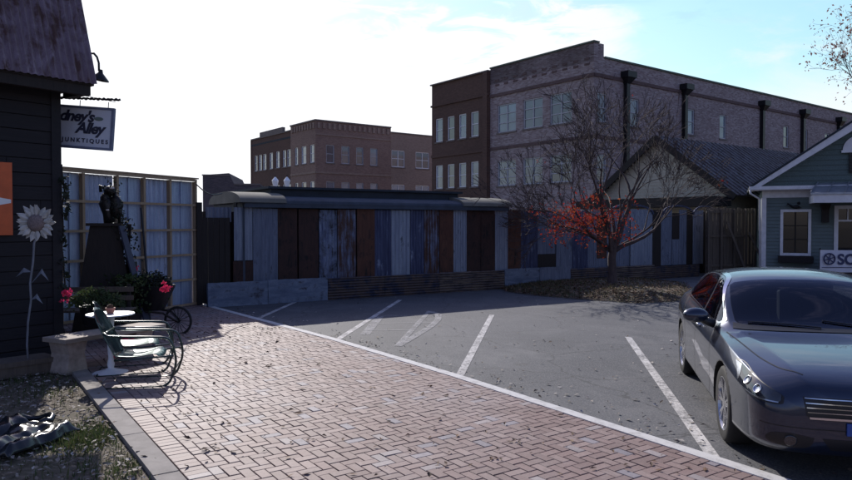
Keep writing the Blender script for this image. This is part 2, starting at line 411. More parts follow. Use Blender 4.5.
def addbrick(a0, a1, b0, b1):
    g = .0035
    ply = [O+u*a0+vv*b0, O+u*a1+vv*b0, O+u*a1+vv*b1, O+u*a0+vv*b1]
    cx = sum(ply, Vector())/4
    if cx.y < 2.2 or cx.y > 19 or cx.x < -12: return
    inn = [O+u*(a0+g)+vv*(b0+g), O+u*(a1-g)+vv*(b0+g), O+u*(a1-g)+vv*(b1-g), O+u*(a0+g)+vv*(b1-g)]
    for (ka, kd) in kl:
        inn = clip(inn, ka-vv*.062, kd, -1)
        if len(inn) < 3: return
    z = .020+random.uniform(-.0025, .0025); tx, ty = random.uniform(-.012,.012), random.uniform(-.012,.012)
    n = len(inn); b0_ = len(V); cc = sum(inn, Vector())/n
    for p in inn: V.append((p.x, p.y, z-.016))
    for p in inn:
        q = cc+(p-cc)*.985; V.append((q.x, q.y, z-.0-.002+(q.x-cc.x)*tx+(q.y-cc.y)*ty))
    for p in inn:
        q = cc+(p-cc)*.94; V.append((q.x, q.y, z+(q.x-cc.x)*tx+(q.y-cc.y)*ty))
    F.append([b0_+2*n+i for i in range(n)])
    for i in range(n):
        j = (i+1) % n
        F.append([b0_+i, b0_+j, b0_+n+j, b0_+n+i]); F.append([b0_+n+i, b0_+n+j, b0_+2*n+j, b0_+2*n+i])
    k = tint()
    C.extend([k]*(1+2*n))
for i in range(-180, 102):         # soldier course along the edging
    addbrick(i*cell, (i+1)*cell, 0, 2*cell)
for x in range(-180, 102):
    for y in range(2, 70):
        k = (x-y) % 4
        if k == 0: addbrick(x*cell, (x+2)*cell, y*cell, (y+1)*cell)
        elif k == 3: addbrick(x*cell, (x+1)*cell, y*cell, (y+2)*cell)
        elif y == 2 and k == 2: addbrick(x*cell, (x+1)*cell, y*cell, (y+1)*cell)
me.from_pydata(V, [], F)
ca = me.color_attributes.new('tint', 'FLOAT_COLOR', 'CORNER')
li = 0; arr = []
for p, k in zip(me.polygons, C): arr.extend(list(k)+[1] if False else [k[0], k[1], k[2], 1]*p.loop_total)
ca.data.foreach_set('color', arr); me.materials.append(M['paver'])
ob = bpy.data.objects.new('brick_paving', me); col.objects.link(ob); struct(ob)
m = MB(); pl = [kp[0], kp[1], kp[2], kp[3], kp[4], kp[5]]
vs = [(p.x, p.y, .007) for p in pl]+[((sp[1]+sd*6).x, (sp[1]+sd*6).y, .007), ((sp[0]-sd*14).x, (sp[0]-sd*14).y, .007)]
m.add(vs, [tuple(range(len(vs)))]); struct(m.build('brick_bedding', M['joint']))
# painted lines
t = NT('line_paint'); v = t.coord(); b = t.noise(v, 22, 7, .8); d = t.noise(v, 3, 6, .7)
al = t.ramp(t.mix(.4, b, d), [(.44, 1), (.60, .12)])
t.set(Base_Color=(.60,.58,.56), Roughness=.8, Alpha=al); M['line'] = t.m
t = NT('faded_paint'); v = t.coord(); b = t.noise(v, 22, 7, .8); d = t.noise(v, 3, 6, .7)
t.set(Base_Color=(.42,.41,.41), Roughness=.85, Alpha=t.ramp(t.mix(.45, b, d), [(.44, .75), (.60, .05)])); M['faded'] = t.m
for (a, b) in (((300, 300), (258, 318.5)), ((400, 300), (336, 340.5)), ((492, 315), (459, 377)), ((628, 337), (714, 458))):
    m = MB(); band(m, [G(*a), G(*b)], .105, .002); struct(m.build('parking_line', M['line']))
m = MB()
def z5(x, y): return G(300+x/5.325, 280+y/5.325)
band(m, [z5(345, 292), z5(425, 195)], .17, .002); band(m, [z5(425, 192), z5(735, 188)], .05, .0024); band(m, [z5(385, 232), z5(700, 226)], .04, .0028)
band(m, [z5(365, 268), z5(600, 266)], .04, .0032); band(m, [z5(525, 345), z5(690, 165)], .10, .0036)
band(m, [z5(700, 170), z5(738, 185), z5(735, 212), z5(700, 245), z5(620, 295), z5(520, 352)], .13, .004)
struct(m.build('pavement_marking', M['faded']))
# tree island
def leafmat(name, cols, rough=.8, trans=0):
    t = NT(name); oi = t.n('ShaderNodeTexCoord'); n_ = t.n('ShaderNodeTexWhiteNoise'); 
    g = t.n('ShaderNodeNewGeometry'); n_.noise_dimensions = '1D'; t.l(g.outputs['Random Per Island'], n_.inputs['W'])
    k = len(cols); t.set(Base_Color=t.ramp(n_.outputs['Value'], [(i/max(1, k-1), c) for i, c in enumerate(cols)]), Roughness=rough)
    if trans:
        tr = t.n('ShaderNodeBsdfTranslucent'); ms = t.n('ShaderNodeMixShader'); ms.inputs[0].default_value = trans
        t.l(t.b.inputs['Base Color'].links[0].from_socket, tr.inputs[0]); out = t.t.nodes['Material Output']
        t.l(t.b.outputs[0], ms.inputs[1]); t.l(tr.outputs[0], ms.inputs[2]); t.l(ms.outputs[0], out.inputs[0])
    return t.m
M['litter'] = leafmat('leaf_litter', [(.035,.016,.010), (.10,.045,.020), (.17,.09,.045), (.06,.028,.014), (.22,.14,.08), (.045,.02,.012)])
M['litterpale'] = leafmat('leaf_litter_pale', [(.06,.04,.028), (.14,.10,.07), (.34,.30,.26), (.10,.07,.045), (.50,.46,.42), (.08,.05,.03)])
M['grass'] = leafmat('grass', [(.035,.065,.015), (.06,.095,.025), (.10,.12,.045), (.09,.08,.035)], trans=.3)
M['drygrass'] = leafmat('dry_grass', [(.10,.085,.04), (.14,.12,.06), (.06,.075,.025), (.09,.06,.03)], trans=.25)
M['redleaf'] = leafmat('red_leaves', [(.26,.025,.018), (.42,.04,.025), (.32,.06,.025), (.14,.012,.015), (.48,.13,.04)], trans=.35)
M['brownleaf'] = leafmat('brown_leaves', [(.20,.10,.09), (.30,.16,.13), (.14,.07,.06)], trans=.4)
M['greenleaf'] = leafmat('green_leaves', [(.02,.045,.012), (.04,.07,.02), (.07,.09,.035), (.015,.03,.01)], trans=.3)
M['darkleaf'] = leafmat('dark_leaves', [(.008,.014,.01), (.016,.024,.014), (.012,.015,.014)], trans=.15)
M['pink'] = leafmat('pink_petals', [(.75,.03,.13), (.85,.07,.20), (.60,.02,.07)], trans=.3)
def leafq(m, p, s, flat=0, k=None, mi=0):
    if flat:
        n = Vector((random.gauss(0,.25), random.gauss(0,.25), 1)).normalized()
    else:
        n = Vector((random.gauss(0,1), random.gauss(0,1), random.gauss(0,1))).normalized()
    x = n.orthogonal().normalized(); x.rotate(Matrix.Rotation(random.uniform(0, 6.28), 3, n)); y = n.cross(x)
    s1, s2 = s*random.uniform(.7, 1.3), s*random.uniform(.35, .7)
    cu = n*s*random.uniform(-.1, .35)
    p = Vector(p)
    m.add([p-x*s1, p-y*s2+cu, p+x*s1, p+y*s2+cu], [(0,1,2), (0,2,3)], mi)
ic = [G(500, 288), G(520, 284.5), G(560, 281), G(640, 279.5), G(684, 284), G(692, 292), G(680, 301), G(640, 303.5), G(590, 300), G(540, 296), G(508, 292)]
cen = sum(ic, Vector())/len(ic)
def island_h(f, x): return .02+.20*(1-f**2)
m = MB(); rings = 8; n = 60
def ring_pt(k, f):
    t_ = k/n*len(ic); i = int(t_) % len(ic); q = ic[i].lerp(ic[(i+1) % len(ic)], t_-int(t_))
    return cen.lerp(q, f)
vs = []; fs = []
for r_ in range(rings+1):
    f = r_/rings
    for k in range(n):
        q = ring_pt(k, f); z = island_h(f, q.x)+random.uniform(-.02, .02)*(1 if f < .95 else 0); vs.append((q.x, q.y, z if f < 1 else -.003))
for r_ in range(rings):
    for k in range(n):
        fs.append((r_*n+k, (r_+1)*n+k, (r_+1)*n+(k+1) % n, r_*n+(k+1) % n))
m.add(vs, fs); struct(m.build('tree_island', M['earth'], smooth=True))
m = MB(); mg = MB()
for i in range(5200):
    f = random.random()**.5; k = random.uniform(0, n); q = ring_pt(k % (n-.01), f*1.03)
    leafq(m, (q.x, q.y, island_h(min(f, 1), q.x)+random.uniform(0, .03)), .045, 1)
tag(m.build('island_leaf_litter', M['litter']), 'brown fallen leaves heaped on the island under the tree', 'fallen leaves', kind='stuff')
def blade(m, p, h, w_=.006, lean=.5):
    a = random.uniform(0, 6.28); d = Vector((math.cos(a), math.sin(a), 0)); sd_ = Vector((-d.y, d.x, 0))*w_
    l = random.uniform(0, lean)*h; p = Vector(p)
    m.add([p-sd_, p+sd_, p+d*l*.4+Vector((0,0,h*.6))+sd_*.7, p+d*l*.4+Vector((0,0,h*.6))-sd_*.7, p+d*l+Vector((0,0,h))], [(0,1,2,3), (3,2,4)])
for i in range(9000):
    f = random.random()**.5; k = random.uniform(0, n-.01); q = ring_pt(k, f)
    w2 = 1 if (q.x < cen.x-1.0) else .35
    if random.random() > w2: continue
    blade(mg, (q.x, q.y, island_h(f, 0)-.01), random.uniform(.03, .12), .007)
tag(mg.build('island_grass', M['drygrass']), 'short drying grass growing on the tree island', 'grass', kind='stuff')
# scattered leaves on paving and asphalt
m = MB(); kdirs = kl
def side(p): return min(-(kd.cross(p-ka).z) for ka, kd in kl)     # >0 on the brick side
for i in range(330):
    p = G(random.uniform(90, 860), 305+random.random()**.8*175)
    if side(p) < .1: continue
    clump = 1 if random.random() < .9 else random.randint(3, 7)
    for j in range(clump):
        q = p+Vector((random.gauss(0,.05), random.gauss(0,.05), 0))*(clump > 1)
        leafq(m, (q.x, q.y, .032), random.uniform(.016, .036), 1)
for i in range(420):               # denser drift by the chairs and the cart
    p = Vector((random.gauss(-3.2, 1.0), random.gauss(11, 1.8), 0))
    if side(p) > .1: leafq(m, (p.x, p.y, .034), random.uniform(.018, .04), 1)
tag(m.build('paving_leaves', M['litter']), 'dry brown leaves scattered over the brick paving', 'fallen leaves', kind='stuff')
m = MB()
for i in range(900):
    r_ = random.random()
    if r_ < .35:
        s_ = random.randint(1, 4); a, d = kl[s_]; ln = (kp[s_+1]-kp[s_]).length; q = a+d*random.uniform(0, ln)+vv*(.10+abs(random.gauss(0,.28)))
        q = Vector((q.x, q.y, 0))
    else: q = G(random.uniform(250, 860), 296+random.random()**1.1*150)
    if side(q) > -.09: continue
    leafq(m, (q.x, q.y, .012), random.uniform(.014, .034), 1)
tag(m.build('asphalt_leaves', M['litterpale']), 'dry leaves scattered over the parking lot and along its white edge', 'fallen leaves', kind='stuff')
# left verge: grass, leaf litter, twigs
m = MB(); mg = MB()
def left_side(p): return (vv.dot(p-sp[0])) < -.12
cnt = 0
while cnt < 11000:
    p = Vector((random.uniform(-8, -1.2), random.uniform(3.6, 10.5), 0)); 
    if not left_side(p): continue
    leafq(m, (p.x, p.y, random.uniform(0, .035)), random.uniform(.010, .034), 1); cnt += 1
tag(m.build('verge_leaf_litter', M['litterpale']), 'pale and brown leaf litter over the bare earth by the barn', 'fallen leaves', kind='stuff')
cn = [(90, 438, .32, 1700), (60, 388, .6, 500), (118, 420, .3, 450), (130, 468, .3, 450), (20, 380, .6, 400), (70, 465, .6, 250)]
for (px, py, s_, k) in cn:
    c0 = G(px, py)
    for i in range(k):
        p = c0+Vector((random.gauss(0, s_*.55), random.gauss(0, s_*.7), 0))
        if left_side(p): blade(mg, (p.x, p.y, -.01), random.uniform(.02, .075), .004, 1.0)
tag(mg.build('verge_grass', M['grass']), 'thin green grass growing through the leaf litter on the verge', 'grass', kind='stuff')
# ------------------------------------------------------------------ buildings
BROT = R(37.2)
def bl(O_, px, axis, rot=BROT):
    """distance along a building axis from corner O_ at which column px is met"""
    a = rot if axis == 'x' else rot+R(90); d = Vector((math.cos(a), math.sin(a), 0)); k = (px-426)/FPX
    Oc = Vector(O_)
    # camera depth ~ Y
    return (k*Oc.y-Oc.x)/(d.x-k*d.y)
class Facade:
    """wall in local coords; axis 'x': plane y=0 facing -y; axis 'y': plane x=0 facing -x"""
    def __init__(s, root, axis, a0, a1, z0, z1, off=0): s.root=root; s.ax=axis; s.a0=a0; s.a1=a1; s.z0=z0; s.z1=z1; s.off=off; s.op=[]
    def pt(s, a, n, z): return (a, s.off-n, z) if s.ax == 'x' else (s.off-n, a, z)    # n = outwards
    def bx(s, m, a0, a1, n0, n1, z0, z1, mi=0):
        p = s.pt(a0, n0, z0); q = s.pt(a1, n1, z1)
        m.box(min(p[0], q[0]), max(p[0], q[0]), min(p[1], q[1]), max(p[1], q[1]), z0, z1, mi)
    def wall(s, m, mi=0, rev=.22):
        A = sorted({s.a0, s.a1}|{x for o in s.op for x in o[:2]}); Z = sorted({s.z0, s.z1}|{x for o in s.op for x in o[2:]})
        for a, b in zip(A, A[1:]):
            for c, d in zip(Z, Z[1:]):
                if any(o[0]-1e-6 <= a and b <= o[1]+1e-6 and o[2]-1e-6 <= c and d <= o[3]+1e-6 for o in s.op): continue
                m.quad(s.pt(a,0,c), s.pt(b,0,c), s.pt(b,0,d), s.pt(a,0,d), mi)
        for o in s.op:
            a, b, c, d = o
            m.quad(s.pt(a,0,c), s.pt(b,0,c), s.pt(b,-rev,c), s.pt(a,-rev,c), mi); m.quad(s.pt(a,0,d), s.pt(b,0,d), s.pt(b,-rev,d), s.pt(a,-rev,d), mi)
            m.quad(s.pt(a,0,c), s.pt(a,0,d), s.pt(a,-rev,d), s.pt(a,-rev,c), mi); m.quad(s.pt(b,0,c), s.pt(b,0,d), s.pt(b,-rev,d), s.pt(b,-rev,c), mi)
    def window(s, o, cols=2, rows=2, fr=None, fw=.09, gl=None):
        a, b, c, d = o; m = MB(); n0, n1 = -.16, -.07
        s.bx(m, a, a+fw, n0, n1, c, d); s.bx(m, b-fw, b, n0, n1, c, d); s.bx(m, a+fw, b-fw, n0, n1, c, c+fw); s.bx(m, a+fw, b-fw, n0, n1, d-fw, d)
        for i in range(1, cols):
            x = a+(b-a)*i/cols; s.bx(m, x-fw*.45, x+fw*.45, n0, n1-.012, c+fw, d-fw)
        for i in range(1, rows):
            z = c+(d-c)*i/rows; s.bx(m, a+fw, b-fw, n0, n1-.006, z-fw*.35, z+fw*.35)
        f = m.build('window', fr or M['winframe'], s.root)
        m = MB(); m.quad(s.pt(a,-.13,c), s.pt(b,-.13,c), s.pt(b,-.13,d), s.pt(a,-.13,d)); m.build('pane', gl or M['glass'], f)
        m = MB(); s.bx(m, a-.08, b+.08, -.05, .06, c-.12, c-.01); m.build('sill', M['coping'], f)
        return f
# --- big three-storey grey brick building
A = P(593, 224, 45); A.z = 0
root = empty('brick_building', A, BROT, 'long three-storey grey brick building with black downpipes and a stepped parapet', 'building')
ly = bl(A, 490, 'y'); ztop = H+181*45/690; zr = H+167*45/690; LX = 52
fl = Facade(root, 'y', 0, ly, 0, ztop); fr_ = Facade(root, 'x', 0, LX, 0, zr)
wl = []
for (p0, p1) in ((497.2, 515.6), (522.7, 542.2), (549.3, 571.3)):
    a0, a1 = sorted((bl(A, p0, 'y'), bl(A, p1, 'y')))
    for z0, z1 in ((8.75, 10.85), (4.75, 6.65), (.9, 3.0)): wl.append((a0, a1, z0, z1))
fl.op = wl
wr = []
for px in (601.5, 634, 690, 722, 785, 804, 826):
    a0 = bl(A, px, 'x')
    for z0, z1 in ((8.6, 10.5), (4.7, 6.5)): wr.append((a0-.5, a0+.5, z0, z1))
fr_.op = wr
m = MB(); fl.wall(m); fr_.wall(m)
m.quad((0, ly, 0), (LX, ly, 0), (LX, ly, zr), (0, ly, zr)); m.quad((LX, 0, 0), (LX, ly, 0), (LX, ly, zr), (LX, 0, zr))
m.box(.35, .36, .3, ly, zr-.8, ztop); m.box(0.0, 1.1, .0, .35, zr, ztop) if False else None
m.build('wall', M['brickgrey'], root)
m = MB(); m.box(0, 1.0, 0.001, ly, zr-.3, ztop-.002); m.build('parapet', M['brickgrey'], root)
m = MB(); m.box(.02, LX-.02, .3, ly-.02, zr-1.0, zr-.8); m.build('roof', M['darkroof'], root)
m = MB()
fl.bx(m, -.06, ly, .002, .09, 11.5, 11.72); fr_.bx(m, -.0, LX, .002, .09, 11.5, 11.72); fl.bx(m, -.05, ly, .002, .07, 7.5, 7.72); fr_.bx(m, 0, LX, .002, .07, 7.5, 7.72)
for k in range(2):
    y_ = .35
    while y_ < ly-.7:
        fl.bx(m, y_, y_+.42, .002, .03, 12.3+k*.35, 12.44+k*.35); y_ += .95
m.build('belt_course', M['brickgreyd'], root)
m = MB(); fl.bx(m, -.08, ly, -.5, .10, ztop, ztop+.1); fr_.bx(m, 1.05, LX, -.4, .10, zr, zr+.12); m.build('coping', M['copinggreen'], root)
for k, o in enumerate(wl): fl.window(o, 3 if o[1]-o[0] > 2 else 2, 3)
for o in wr: fr_.window(o, 1, 2)
for px in (624, 682, 759.5, 800, 836):
    a0 = bl(A, px, 'x'); m = MB()
    fr_.bx(m, a0-.17, a0+.17, .02, .30, .1, 11.35); fr_.bx(m, a0-.48, a0+.48, .02, .62, 11.75, 12.15)
    m.add([fr_.pt(a0-.17,.02,11.35), fr_.pt(a0+.17,.02,11.35), fr_.pt(a0+.17,.3,11.35), fr_.pt(a0-.17,.3,11.35), fr_.pt(a0-.44,.02,11.75), fr_.pt(a0+.44,.02,11.75), fr_.pt(a0+.44,.58,11.75), fr_.pt(a0-.44,.58,11.75)],
          [(0,1,5,4),(1,2,6,5),(2,3,7,6),(3,0,4,7)])
    m.build('downpipe', M['black'], root)
for px in (694, 703, 738, 746):
    a0 = bl(A, px, 'x'); m = MB(); fr_.bx(m, a0-.5, a0+.5, -3, -1.8, zr-.8, zr+.42); m.build('roof_vent', M['copinggreen'], root)
# --- brown brick bay, a building of its own
ly2 = bl(A, 433, 'y')
root = empty('brick_building', A, BROT, 'narrow dark brown brick building with paired white windows joining the grey one', 'building')
fb = Facade(root, 'y', ly+.01, ly2, 0, ztop-.18, off=-.12); ops = []
for (p0, p1) in ((436.6, 443.7), (448.3, 455.4), (459.7, 467.1), (471.7, 479.5)):
    a0, a1 = sorted((bl(A, p0, 'y'), bl(A, p1, 'y')))
    for z0, z1 in ((8.75, 10.7), (4.85, 6.8), (.9, 3.0)): ops.append((a0, a1, z0, z1))
fb.op = ops; m = MB(); fb.wall(m); zz = ztop-.18
m.quad((-.12, ly+.01, 0), (12, ly+.01, 0), (12, ly+.01, zz), (-.12, ly+.01, zz)); m.quad((-.12, ly2, 0), (12, ly2, 0), (12, ly2, zz), (-.12, ly2, zz)); m.quad((12, ly, 0), (12, ly2, 0), (12, ly2, zz), (12, ly, zz))
m.build('wall', M['brickbrown'], root)
m = MB(); m.box(0, 11.9, ly+.1, ly2-.1, zz-1, zz-.8); m.build('roof', M['darkroof'], root)
m = MB(); fb.bx(m, ly+.0, ly2+.05, .002, .12, 11.7, 11.85); fb.bx(m, ly, ly2+.03, .002, .08, 7.45, 7.7); fb.bx(m, ly+.1, ly+.6, .002, .14, 0, zz-.02); m.build('belt_course', M['brickbrown'], root)
m = MB(); fb.bx(m, ly+.01, ly2+.08, -.4, .16, zz, zz+.1); m.build('coping', M['coping'], root)
for o in ops: fb.window(o, 1, 2, M['white'])
# --- far left brick building
Cc = P(316, 224, 72); Cc.z = 0
root = empty('brick_building', Cc, BROT, 'distant tan and brown brick building with rows of white sash windows', 'building')
zt = H+103*72/690; l1 = bl(Cc, 291, 'y'); l2 = bl(Cc, 251, 'y'); x1 = bl(Cc, 391, 'x'); x2 = x1+16
ft = Facade(root, 'y', 0, l1, 0, zt); fbn = Facade(root, 'y', l1, l2, 0, zt-.45, off=.12); fx = Facade(root, 'x', 0, x1, 0, zt); fx2 = Facade(root, 'x', x1, x2, 0, zt-.5, off=.15)
zf = lambda q: q/3.408+190
rows = ((8.35, 10.25), (4.5, 6.4))
def cut(fc, spans, axis):
    fc.op = []
    for p0, p1 in spans:
        a0, a1 = sorted((bl(Cc, zf(p0), axis), bl(Cc, zf(p1), axis)))
        for z0, z1 in rows: fc.op.append((a0, a1, z0, z1))
cut(ft, ((358, 369), (380, 397), (409, 424)), 'y')
cut(fbn, ((218, 228), (232, 243), (246, 258), (268, 280), (290, 303), (313, 325), (328, 341)), 'y')
cut(fx, ((465, 493), (517, 545), (567, 592), (615, 640)), 'x'); cut(fx2, ((690, 735), (772, 818), (855, 900)), 'x')
m = MB(); ft.wall(m); fx.wall(m); m.build('wall', M['bricktan'], root)
m = MB(); fbn.wall(m); m.quad((0, l2, 0), (18, l2, 0), (18, l2, zt-.45), (0, l2, zt-.45)); m.build('wall', M['brickbrown'], root)
m = MB(); fx2.wall(m); m.quad((x2, 0, 0), (x2, l2, 0), (x2, l2, zt-.5), (x2, 0, zt-.5)); m.build('wall', M['bricktan2'], root)
m = MB(); m.box(.1, x2-.1, .25, l2-.1, zt-1.2, zt-1); m.build('roof', M['darkroof'], root)
m = MB()
ft.bx(m, -.1, l1, .0, .12, zt, zt+.15); fx.bx(m, .01, x1, -.3, .12, zt, zt+.15); fx2.bx(m, x1+.01, x2, -.3, .1, zt-.5, zt-.36); fbn.bx(m, l1+.01, l2, -.3, .1, zt-.45, zt-.3)
fbn.bx(m, l1+2.2, l2-2.6, -.29, .06, zt-.3, zt+.25); m.build('coping', M['coping'], root)
m = MB()
a_ = .2
while a_ < x1-.4: fx.bx(m, a_, a_+.3, .002, .1, zt-.75, zt-.15); a_ += .62
a_ = .2
while a_ < l1-.4: ft.bx(m, a_, a_+.3, .002, .1, zt-.75, zt-.15); a_ += .62
fx.bx(m, 0, x1, .002, .07, 7.2, 7.42); ft.bx(m, 0, l1, .002, .07, 7.2, 7.42); fx.bx(m, 0, x1, .002, .07, 11.2, 11.35)
m.build('belt_course', M['bricktan2'], root)
for f_ in (ft, fbn, fx, fx2):
    for o in f_.op: f_.window(o, 2 if f_ is fx2 else 1, 2, M['white'] if f_ is not fx else M['winframe'])
# --- small dark block at far left
D = P(203, 224, 50); D.z = 0
root = empty('low_building', D, R(8), 'low dark brick block with a stepped end wall left of the tan building', 'building')
m = MB(); k = 50/690
m.add([(0,0,0),(2.15*1,0,0),(4.1,0,0),(4.1,0,3.2+H-.3),(2.2,0,3.2+H-.3),(1.85,0,3.7+H),(0,0,3.55+H)], [(0,1,2,3,4,5,6)])
m.add([(0,0,0),(0,8,0),(0,8,3.55+H),(0,0,3.55+H)], [(0,3,2,1)]); m.add([(0,0,3.55+H),(1.85,0,3.7+H),(1.85,8,3.7+H),(0,8,3.55+H)], [(0,1,2,3)])
m.add([(2.2,0,2.9+H),(4.1,0,2.9+H),(4.1,8,2.9+H),(2.2,8,2.9+H)], [(0,1,2,3)]); m.add([(1.85,0,3.7+H),(2.2,0,2.9+H),(2.2,8,2.9+H),(1.85,8,3.7+H)], [(0,1,2,3)]); m.add([(4.1,0,0),(4.1,8,0),(4.1,8,2.9+H),(4.1,0,2.9+H)], [(0,1,2,3)])
m.build('wall', brickm('brick_dark', [(.06,.05,.06),(.09,.07,.08),(.13,.10,.11)], (.10,.09,.10)), root)
m = MB(); m.box(-.05, 1.9, -.06, -.003, 3.55+H-.05, 3.55+H+.04); m.box(2.2, 4.1, -.06, -.003, 2.85+H, 2.95+H); m.build('coping', M['coping'], root)
# --- clad wall line
WP = G(207.5, 308); WR = math.atan2(.537, .843); wd = Vector((math.cos(WR), math.sin(WR), 0))
def wl_(px, back=0):
    Oc = WP+Vector((-wd.y, wd.x, 0))*back; k_ = (px-426)/FPX; return (k_*Oc.y-Oc.x)/(wd.x-k_*wd.y)
root = empty('low_wall', WP, WR, 'knee-high wall of blue and rusty corrugated metal along the parking lot edge', 'wall')
def low(px0, px1, h, mt, horiz=True, amp=.014, pitch=.068, lean=0):
    a, b = wl_(px0), wl_(px1); m = MB()
    if amp: m.corr(a, b-.012, 0.0, h, 0, pitch, amp, horizontal=horiz)
    else:
        n_ = 14; vs = []; fs = []
        for i in range(n_+1):
            for j in range(5): vs.append((a+(b-a-.012)*i/n_, random.uniform(-.012, .012), h*j/4+(random.uniform(-.006,.006) if j else 0)))
        for i in range(n_):
            for j in range(4): fs.append((i*5+j, (i+1)*5+j, (i+1)*5+j+1, i*5+j+1))
        m.add(vs, fs)
    m.box(a, b, .03, .10, 0, h-.02)
    return m.build('panel', mt, root, smooth=(amp == 0))
low(207.5, 268, .56, M['lowblue'], amp=0); low(268, 328, .57, M['lowblue'], amp=0); low(328, 385, .55, M['lowrust']); low(385, 440, .55, M['lowrust']); low(440, 472, .56, M['lowtan']); low(472, 505, .55, M['lowtan'])
low(505, 540, .58, M['lowblue'], amp=0); low(540, 571, .58, M['bluesheet'], amp=0); low(571, 615, .50, M['lowrust']); low(615, 655, .5, M['lowtan']); low(655, 700, .45, M['lowrust'])
m = MB(); m.box(wl_(207.5), wl_(700), -.03, .12, .585, .61); 
root = empty('metal_clad_wall', WP, WR, 'long patchwork wall of blue, white streaked and rust brown metal sheets', 'wall')
BK = .62
def pan(px0, px1, mt, z1=2.3, z0=.35, amp=.010, pitch=.09, y=None, name='panel', openz=None):
    a, b = wl_(px0, BK), wl_(px1, BK); m = MB()
    y = BK+random.uniform(-.02, .02) if y is None else y
    if amp: m.corr(a+.005, b-.005, z0, z1, y, pitch, amp)
    else: m.box(a+.005, b-.005, y, y+.03, z0, z1)
    return m.build(name, mt, root)
pan(205, 233, M['rust2'], 2.0, 0.0, .015, .12, y=BK+.3)
pan(208, 234, M['bluesheet'], 2.30, 1.95, y=BK+.2)
pan(234, 253, M['bluesheet2'], 2.30, 1.02); pan(233, 253, M['rust2'], 1.0, .2, 0); pan(253, 278, M['bluesheet'], 2.28, .5)
pan(278, 297.5, M['rust2'], 2.3, .3, 0, name='door'); pan(298.5, 318.5, M['rust'], 2.28, .3, 0, name='door').data.materials[0] = M['rust2']
pan(319, 337, M['patblue'], 2.26, .4, .006); pan(337, 356, M['patrust'], 2.28, .4, .006); pan(356, 374, M['rust'], 2.42, .3, .004, .2, y=BK-.05)
pan(374, 391, M['patdeep'], 2.28, .4, .006); pan(391, 410, M['bluesheet2'], 2.28, .4, .006, .12); pan(410, 424, M['patdeep'], 2.30, .4, .006); pan(424, 439, M['patrust'], 2.42, .4, .006)
pan(439, 453, M['rust'], 2.36, .35, 0, y=BK-.03); pan(453, 467, M['bluesheet2'], 2.38, .4, .005); pan(467, 481, M['rust2'], 2.36, .3, 0, name='door'); pan(481, 495, M['rust2'], 2.34, .3, 0, name='door')
pan(495, 508, M['bluesheet2'], 2.38, .4, .005); pan(508, 521, M['rust'], 2.34, .35, 0); pan(521, 538, M['patdeep'], 2.32, .4, .006)
pan(538, 556, M['bluesheet'], 2.34, .95, .005); pan(538, 556, M['darkwood'], .95, .3, 0); pan(556, 572, M['bluesheet'], 2.3, .4, .005); pan(572, 588, M['patdeep'], 2.34, .4, .006); pan(588, 597, M['bluesheet'], 2.3, .4)  # low dark sheet takes the place of a shaded opening
pan(597, 607, M['rust'], 2.1, .75, 0); pan(597, 607, M['bluesheet'], .74, .3, .004); pan(607, 630, M['bluesheet'], 2.38, .4); pan(630, 652, M['bluesheet2'], 2.42, .4, .006); pan(652, 661, M['darkwood'], 2.4, .3, 0)
pan(661, 672, M['bluesheet'], 2.42, .4); pan(672, 679, M['darkwood'], 2.3, 1.35, 0, y=BK-.02, name='dark_window_sheet'); pan(672, 679, M['bluesheet'], 1.34, .4); pan(679, 687, M['bluesheet'], 2.42, .4); pan(687, 692.5, M['darkwood'], 2.4, .3, 0); pan(692.5, 703, M['bluesheet2'], 2.42, .4); pan(703, 716, M['darkwood'], 2.35, .2, 0, name='dark_doorway_sheet')  # solid dark sheets stand in for the shade inside window and doorway
# arched heads over the openings at the right end
for (p0, p1) in ((607, 652), (661, 692), (692, 716)):
    a, b = wl_(p0, BK), wl_(p1, BK); m = MB(); pts = []
    for i in range(13):
        t_ = math.pi*i/12; pts.append(((a+b)/2-(b-a)/2*math.cos(t_), BK-.05, 2.25+.32*math.sin(t_)))
    for p, q in zip(pts, pts[1:]): m.bar(p, q, .04, .06)
    m.build('arch_head', M['patdeep'], root)
# backing
m = MB(); m.box(wl_(206, BK)+.02, wl_(716, BK), BK+.38, BK+.44, 0, 2.2); m.build('backing', M['darkwood'], root)
# barrel-roofed shed behind the cladding
a0, a1 = wl_(247, BK)-.1, wl_(506, BK); wdt = 2.7
root = empty('metal_shed', WP, WR, 'long low shed with a curved metal roof behind the metal clad wall', 'shed')
def barrel(x0, x1, y0, y1, z0, h, mt, name, n_=14, endcap=False, thick=.05):
    m = MB(); vs = []; fs = []
    for x in (x0, x1):
        for i in range(n_+1):
            t_ = math.pi*i/n_; vs.append((x, (y0+y1)/2-(y1-y0)/2*math.cos(t_), z0+h*math.sin(t_)**.8))
    for i in range(n_): fs.append((i, n_+1+i, n_+2+i, i+1))
    fs.append(tuple(range(n_+1))[::-1]); fs.append(tuple(range(n_+1, 2*n_+2)))
    m.add(vs, fs); return m.build(name, mt, root, smooth=True, auto=35)
barrel(a0, a1, BK-.16, BK-.16+wdt, 2.40, .24, M['shedmetal'], 'roof')
barrel(a0-.12, wl_(284, BK), BK-.2, BK-.12+wdt, 2.42, .30, M['capmetal'], 'roof_cap'); barrel(wl_(460, BK), a1+.1, BK-.2, BK-.12+wdt, 2.42, .30, M['capmetal'], 'roof_cap')
m = MB(); m.box(a0, a1, BK-.15, BK-.1, 2.30, 2.43); m.box(a0, a0+.05, BK, BK+wdt-.2, .1, 2.43); m.build('wall', M['shedmetal'], root)
m = MB(); m.box(a0+.9, wl_(457, BK+.6), BK+.55, BK+5.5, 2.0, 2.80); m.box(a0+.8, wl_(457, BK+.6)+.1, BK+.45, BK+5.6, 2.80, 2.86); m.build('flat_roof', M['darkroof'], root)
